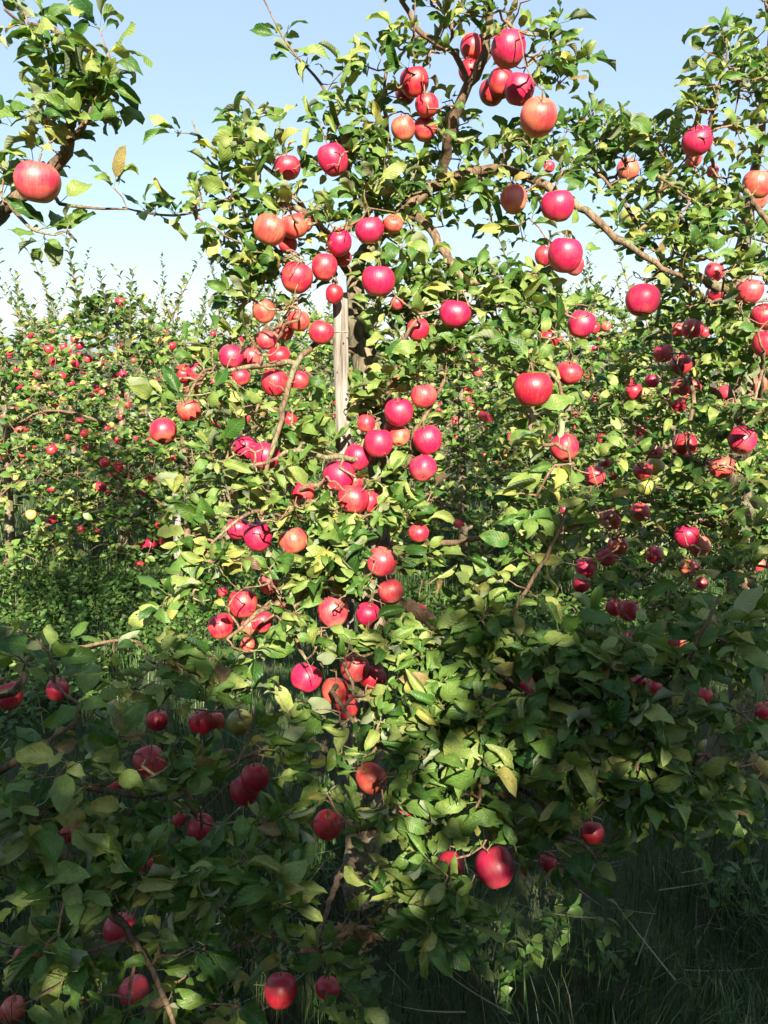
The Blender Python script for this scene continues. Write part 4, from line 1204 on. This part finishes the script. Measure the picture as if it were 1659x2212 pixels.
for cc in gb:
    for q in cc[2:, :3]:
        for m_ in range(5):
            az = rng.uniform(0, 6.28)
            LL.add(q + np.array(rt.location), np.array([math.cos(az), math.sin(az), rng.uniform(-.3, .8)]), np.array([0, 0, 1.0]) + rng.standard_normal(3) * .4, 0.065 * rng.uniform(.6, 1.2))
finish_leaves(rt, LL, LEAF_M, M_leaf_far, np.array(rt.location), 300)
tag(rt, 'bare brown trunk with sunlit bark rising beside the short grey stake', 'apple tree')

G3, G4 = 'apple trees of the third row', 'apple trees of the farthest rows'
protos3 = []
for i in range(3):
    pr = far_tree(80 + i, 1.85, 0.8, 260, 6, LEAF_F, 0.075, 4, 0.15)
    protos3.append((build_far(pr, (-3.4 + 1.3 * i, 8.6, 0), LEAF_F, 'third-row apple tree, seen between the nearer crowns', G3, cap=0, sides=6), pr))
k = 0
for i in range(3, 7):
    dup_tree(protos3[i % 3][0], (-3.4 + 1.3 * i + random.uniform(-.15, .15), 8.6 + random.uniform(-.1, .1), 0), random.uniform(0, 6), 'third-row apple tree, seen between the nearer crowns', G3, random.uniform(.95, 1.1))
for row, (yy, xw) in enumerate(((12.0, 5.0), (15.6, 6.4))):
    x = -xw
    while x < xw:
        k += 1
        dup_tree(protos3[k % 3][0], (x + random.uniform(-.2, .2), yy + random.uniform(-.2, .2), 0), random.uniform(0, 6), 'far-off apple tree of the ' + ('fourth row' if row == 0 else 'last row') + ' near the skyline', G4, random.uniform(.95, 1.15))
        x += 1.45
# the unseen rows behind the photographer, sized and spaced to shade the foreground
GB = 'apple trees of the rows behind the viewer'
prb = far_tree(95, 2.9, 1.0, 1500, 12, LEAF_F, 0.085, 9, 0.12)
BACK = [(-4.4, -2.4, 1.1), (-3.3, -2.4, 1.1), (-2.3, -2.4, 1.12), (-1.5, -2.5, 1.12), (-0.8, -2.4, 1.12), (0.02, -2.5, 1.06), (1.32, -2.3, 1.19), (1.9, -2.6, 1.16), (2.7, -2.4, 1.14), (3.6, -2.4, 1.15)]
back0 = build_far(prb, (BACK[0][0], BACK[0][1], 0), LEAF_F, 'tall apple tree in the rows behind the viewer, unseen, placed for its shade', GB)
for i, (x, y, s_) in enumerate(BACK[1:] + [(-4.2 + 1.5 * k, -5.8, 1.0) for k in range(7)]):  # the row farther back is added to block more skylight
    dup_tree(back0, (x, y, 0), random.uniform(0, 6), 'tall apple tree in the rows behind the viewer, unseen, placed for its shade', GB, s_)

# ------------------------------------------------------------------ apples of the far trees
BGN = {'r': 'red', 'm': 'crimson', 'd': 'dark red', 'o': 'orange-red', 'p': 'pinkish', 'y': 'pale yellow'}


def bgplace(x, y):
    if x > 900: return 'far off, right of the leaning trunk', 5.0
    v = 'high up near the shoots' if y < 770 else 'in the sunlit upper leaves' if y < 880 else 'in the middle of the crown' if y < 980 else 'low in the half-shade' if y < 1090 else 'low over the shaded weeds'
    h = 'at the left edge' if x < 60 else 'left in the second row' if x < 160 else 'left of the short grey stake' if x < 300 else 'close to the short grey stake' if x < 400 else 'behind leaves of the sunny tree'
    return f'{v}, {h}', 4.6
for s_ in BGAPPLES.replace('\n', ';').split(';'):
    if not s_.strip(): continue
    x, y, d, k_ = s_.split(); x, y, d = float(x), float(y), float(d)
    w, D = bgplace(x, y)
    D = min(max(F * 0.072 / d, 4.3), 5.0) if D < 4.9 else min(max(F * 0.072 / d, 4.6), 5.2)
    apple_obj(P(x, y, D), d * D / F / 2 * 1.05, k_, f'small {BGN[k_]} apple {w}', 'small apples in the second row', False)
g = random.Random(5)
for (root, pr, (tx, ty)), where, cnt in zip(far_roots, ('at the left edge of the second row', 'on the second-row tree left of the gap', 'on the second-row tree by the grey stake', '', 'on the second-row tree right of the leaning trunk', 'on the second-row tree under the sky gap', 'on the second-row tree behind the right-hand trunk', ''), (4, 10, 6, 0, 16, 16, 10, 0)):
    front = [p for p in pr.pts if p[1] < -0.15 * pr.half and p[2] > 0.45]
    for j in range(cnt):
        p = g.choice(front); s_ = 1.12
        k_ = g.choice('rrrromdpy')
        q = (tx + p[0] * s_, ty + p[1] * s_, p[2] - 0.03)
        apple_obj(q, g.uniform(.029, .036), k_, f'small {BGN[k_]} apple {where}, half among leaves', 'small apples in the second row', False)
# fruit of the rows farther off, joined
va, ta = np.array([v.co[:] for v in APF.vertices]), np.array([p.vertices[:] for p in APF.polygons])
VV, TT, n_ = [], [], 0
for j in range(380):
    y = g.choice((8.6, 8.6, 12.0, 15.6)); x = g.uniform(-.46, .46) * y; z = g.uniform(.4, 1.7); yy = y - g.uniform(.3, .75)
    VV.append(va * g.uniform(.030, .038) + np.array([x, yy, z])); TT.append(ta + n_); n_ += len(va)
tag(obj('apples', newmesh('apples', np.vstack(VV), np.vstack(TT), AM['r'])), 'countless tiny red apples dotting the far rows', 'apples', kind='stuff')

# ------------------------------------------------------------------ grass, weeds, litter
m, t, n, l, b = nodes('grass blade'); M_grass = m
at = n.new('ShaderNodeAttribute'); at.attribute_name = 'rnd'
c = ramp(n, [(0, (0.020, 0.055, 0.014)), (0.45, (0.035, 0.085, 0.02)), (0.8, (0.07, 0.12, 0.035)), (0.93, (0.15, 0.15, 0.07)), (1, (0.24, 0.21, 0.13))], at.outputs['Fac'], l).outputs[0]
l.new(c, b.inputs['Base Color']); b.inputs['Roughness'].default_value = 0.5
tr = n.new('ShaderNodeBsdfTranslucent'); l.new(c, tr.inputs[0]); ms = n.new('ShaderNodeMixShader'); ms.inputs[0].default_value = 0.2
l.new(b.outputs[0], ms.inputs[1]); l.new(tr.outputs[0], ms.inputs[2]); l.new(ms.outputs[0], n['Material Output'].inputs[0])


def blade(bend, w, seed, segs=4):
    V, T = [], []
    a = 0.08; y = z = 0.0
    for i in range(segs + 1):
        ww = w * (1 - (i / segs) ** 1.6) if i < segs else 0
        V += [(-ww, y, z), (ww, y, z)] if i < segs else [(0, y, z)]
        y += math.sin(a) / segs; z += math.cos(a) / segs; a += bend / segs * (0.6 + i * 0.35)
    for i in range(segs - 1):
        k = 2 * i; T += [(k, k + 1, k + 3), (k, k + 3, k + 2)]
    k = 2 * (segs - 1); T.append((k, k + 1, k + 2))
    return np.array(V, float), np.array(T), np.zeros((len(V), 2))


BL = [blade(b_, 0.011, i) for i, b_ in enumerate((0.15, 0.4, 0.7, 1.0, 1.4, 1.8, 2.2, 0.9))]
BLF = [blade(b_, 0.016, i, 2) for i, b_ in enumerate((0.2, 0.6, 1.1, 1.6))]


def grass(name, X, Y, Z, H, templ, g_, lab, dry=0.06):
    n_ = len(X); az = g_.uniform(0, 2 * math.pi, n_)
    # tufts: blades lean together
    az = az * 0.55 + 3 * np.sin(X * 7 + Y * 5)
    tl = g_.normal(0, 0.22, n_)
    d = np.stack([np.cos(az), np.sin(az), np.zeros(n_)], 1); up = np.stack([np.cos(az) * tl, np.sin(az) * tl, np.ones(n_)], 1); up /= np.linalg.norm(up, axis=1)[:, None]
    d = d - up * (d * up).sum(1)[:, None]; d /= np.linalg.norm(d, axis=1)[:, None]
    M = np.stack([np.cross(d, up), d, up], 2)
    r = g_.random(n_) * 0.9; dr = g_.random(n_) < dry; r[dr] = g_.uniform(0.93, 1.0, dr.sum())
    p = np.stack([X, Y, Z], 1)
    o = obj(name, leaf_mesh(name, p, M, H, g_.integers(0, len(templ), n_), r, templ, M_grass), kind='stuff')
    return tag(o, lab, 'grass')


g_ = np.random.default_rng(3)
n_ = 52000
Y = 0.9 + 3.8 * g_.random(n_) ** 1.25; X = g_.uniform(-1, 1, n_) * (0.75 + 0.52 * Y)
den = 0.55 + 0.45 * np.sin(X * 3.1 + 1) * np.sin(Y * 2.7 + X)
k = g_.random(n_) < den + 0.25; X, Y = X[k], Y[k]
H = g_.uniform(0.10, 0.26, len(X)) * (0.75 + 0.35 * np.sin(X * 5 + 2) * np.sin(Y * 4))
grass('grass', X, Y, gz(X, Y), H, BL, g_, 'long dark green grass with dry blades under and between the near trees')
n_ = 46000
Y = 4.6 + 12 * g_.random(n_) ** 1.7; X = g_.uniform(-1, 1, n_) * (0.6 + 0.5 * Y)
grass('grass', X, Y, gz(X, Y), g_.uniform(0.10, 0.26, n_), BLF, g_, 'rough grass on the alleys between the farther rows', 0.04)
# straw and dead stems lying under the trees
n_ = 300
X = np.concatenate([g_.normal(-0.05, 0.35, n_ // 2), g_.uniform(-1.6, 1.8, n_ // 2)]); Y = np.concatenate([g_.normal(1.85, 0.25, n_ // 2), g_.uniform(1.2, 4.4, n_ // 2)])
az = g_.uniform(0, 6.28, n_); el = g_.normal(0.1, 0.3, n_)
d = np.stack([np.cos(az) * np.cos(el), np.sin(az) * np.cos(el), np.sin(el)], 1); up = np.tile([0, 0, 1.0], (n_, 1)); up -= d * (up * d).sum(1)[:, None]; up /= np.linalg.norm(up, axis=1)[:, None]
M = np.stack([d, np.cross(up, d), up], 2); M = np.stack([np.cross(d, up), up, d], 2)
o = obj('straw', leaf_mesh('straw', np.stack([X, Y, gz(X, Y) + g_.uniform(0.02, 0.13, n_)], 1), M, g_.uniform(0.07, 0.26, n_), g_.integers(0, 2, n_), g_.uniform(0.95, 1, n_), BL[:2], M_grass), kind='stuff')
tag(o, 'pale dry straw and dead stems lying in the grass under the staked tree', 'straw')


def weeds(name, spots, per, size, lab, h=0.2):
    L = Leaves()
    for (x, y, r) in spots:
        for _ in range(int(per * r * r * 9)):
            a = rng.uniform(0, 6.28); q = r * math.sqrt(rng.random()); X_, Y_ = x + math.cos(a) * q, y + math.sin(a) * q
            hh = h * rng.uniform(0.3, 1.0)
            for m_ in range(5):
                az = rng.uniform(0, 6.28)
                L.add(np.array([X_, Y_, gz(X_, Y_) + hh * (0.4 + 0.15 * m_)]), np.array([math.cos(az), math.sin(az), rng.uniform(-.1, .9)]), np.array([0, 0, 1.0]) + rng.standard_normal(3) * .35, size * rng.uniform(.5, 1.2))
    p, M, sz, var, rnd = L.arrays(len(LEAF_M))
    return tag(obj(name, leaf_mesh(name, p, M, sz, var, rnd, LEAF_M, M_weed), kind='stuff'), lab, 'weeds')


weeds('weeds', [(-1.75, 4.2, .5), (-1.2, 4.4, .45), (-2.2, 4.3, .5), (-1.0, 3.8, .35), (-1.6, 3.5, .4), (-2.1, 3.6, .4), (-.75, 4.4, .4), (-1.4, 3.0, .25)], 150, 0.045, 'knee-high patch of broad leaved weeds in the grassy gap on the left', .28)
weeds('weeds', [(.5, 4.2, .5), (1.0, 4.4, .5), (1.5, 4.2, .4), (.3, 3.5, .35), (.8, 3.6, .3)], 100, 0.045, 'low dark weeds on the shaded ground right of the leaning trunk', .2)
weeds('weeds', [(.30, 1.62, .10), (.52, 1.72, .12), (.95, 1.9, .12)], 120, 0.05, 'nettle-like weeds in the dark grass near the bottom edge', .16)


# thistle in the grass at the bottom edge
def thistle(foot, h):
    root = bpy.data.objects.new('thistle', None); COL.objects.link(root); root.location = foot
    V, T, U = tube(np.array([(0.01 * math.sin(3 * t_), 0.02 * t_, h * t_) for t_ in np.linspace(0, 1, 8)]), np.linspace(.004, .002, 8), 6)
    obj('stem', newmesh('stem', V, T, M_weed, uv=U, rnd=np.full(len(V), .8)), root)
    V, U = [], []
    T = []
    n2 = 9
    for i in range(n2 + 1):
        v = i / n2; w = 0.16 * math.sin(math.pi * min(1, v * 0.9 + 0.08)) * (1.5 if i % 2 else 0.45)
        for s_ in (-1, 0, 1):
            V.append((s_ * w, v, 0.12 * math.sin(v * 2) + abs(s_) * (0.05 if i % 2 else -0.02))); U.append((.5 + s_ * .5, v))
    for i in range(n2):
        for k_ in range(2):
            a = i * 3 + k_; T += [(a, a + 1, a + 4), (a, a + 4, a + 3)]
    me = newmesh('leaf', V, T, M_weed, uv=U, rnd=np.full(len(V), .9), smooth=False)
    for i in range(17):
        f = 0.12 + 0.86 * i / 17; az = i * 2.4
        o = bpy.data.objects.new('leaf', me); COL.objects.link(o); o.parent = root
        d = Vector((math.cos(az), math.sin(az), 0.55)).normalized(); up = Vector((0, 0, 1)); x_ = d.cross(up).normalized(); up = x_.cross(d)
        s_ = 0.12 * (1.15 - 0.75 * f)
        o.matrix_basis = Matrix([[x_[r_] * s_, d[r_] * s_, up[r_] * s_, (0.01 * math.sin(3 * f), 0.02 * f, h * f)[r_]] for r_ in range(3)] + [[0, 0, 0, 1]])
    tag(root, 'bright green prickly thistle in the dark grass at the bottom edge', 'thistle')


tp = P(760, 2060, 1.62)
thistle((tp[0], tp[1], gz(tp[0], tp[1])), max(0.25, tp[2]))

# the brown withered tuft that hangs in the lowest leaves
root = bpy.data.objects.new('withered_leaf_cluster', None); COL.objects.link(root); rp = P(775, 1990, 1.56); root.location = rp
for i in range(16):
    a = rng.uniform(0, 6.28); o = bpy.data.objects.new('leaf', None)
    k_ = i % 6
    me = bpy.data.meshes.get('dry_leaf_%d' % k_) or newmesh('dry_leaf_%d' % k_, *leaf_template(6, 0.9, 2.6, 0.25, 1.2, 0.2, 4, False, 0.2, 500 + k_)[:2], M_dry, uv=leaf_template(6, 0.9, 2.6, 0.25, 1.2, 0.2, 4, False, 0.2, 500 + k_)[2], rnd=np.zeros(len(leaf_template(6, 0.9, 2.6, 0.25, 1.2, 0.2, 4, False, 0.2, 500 + k_)[0])))
    o = bpy.data.objects.new('leaf', me); COL.objects.link(o); o.parent = root
    d = Vector((math.cos(a) * .45, math.sin(a) * .3, -1)).normalized(); x_ = d.cross(Vector((rng.normal(), rng.normal(), .3))).normalized(); up = x_.cross(d)
    s_ = rng.uniform(.05, .085)
    o.matrix_basis = Matrix([[x_[r_] * s_, d[r_] * s_, up[r_] * s_, (rng.uniform(-.022, .022), rng.uniform(-.012, .012), rng.uniform(-.03, .012))[r_]] for r_ in range(3)] + [[0, 0, 0, 1]])
c = np.array([P(775, 1990, 1.56) - rp, np.array([0, .02, .03]), P(760, 1930, 1.62) - rp])
V, T, U = tube(spline(c, .01), np.full(len(spline(c, .01)), .0015), 5); obj('stalk', newmesh('stalk', V, T, M_twig, uv=U), root)
tag(root, 'brown withered tuft of crumpled leaves hanging in the lowest branches', 'withered leaves')
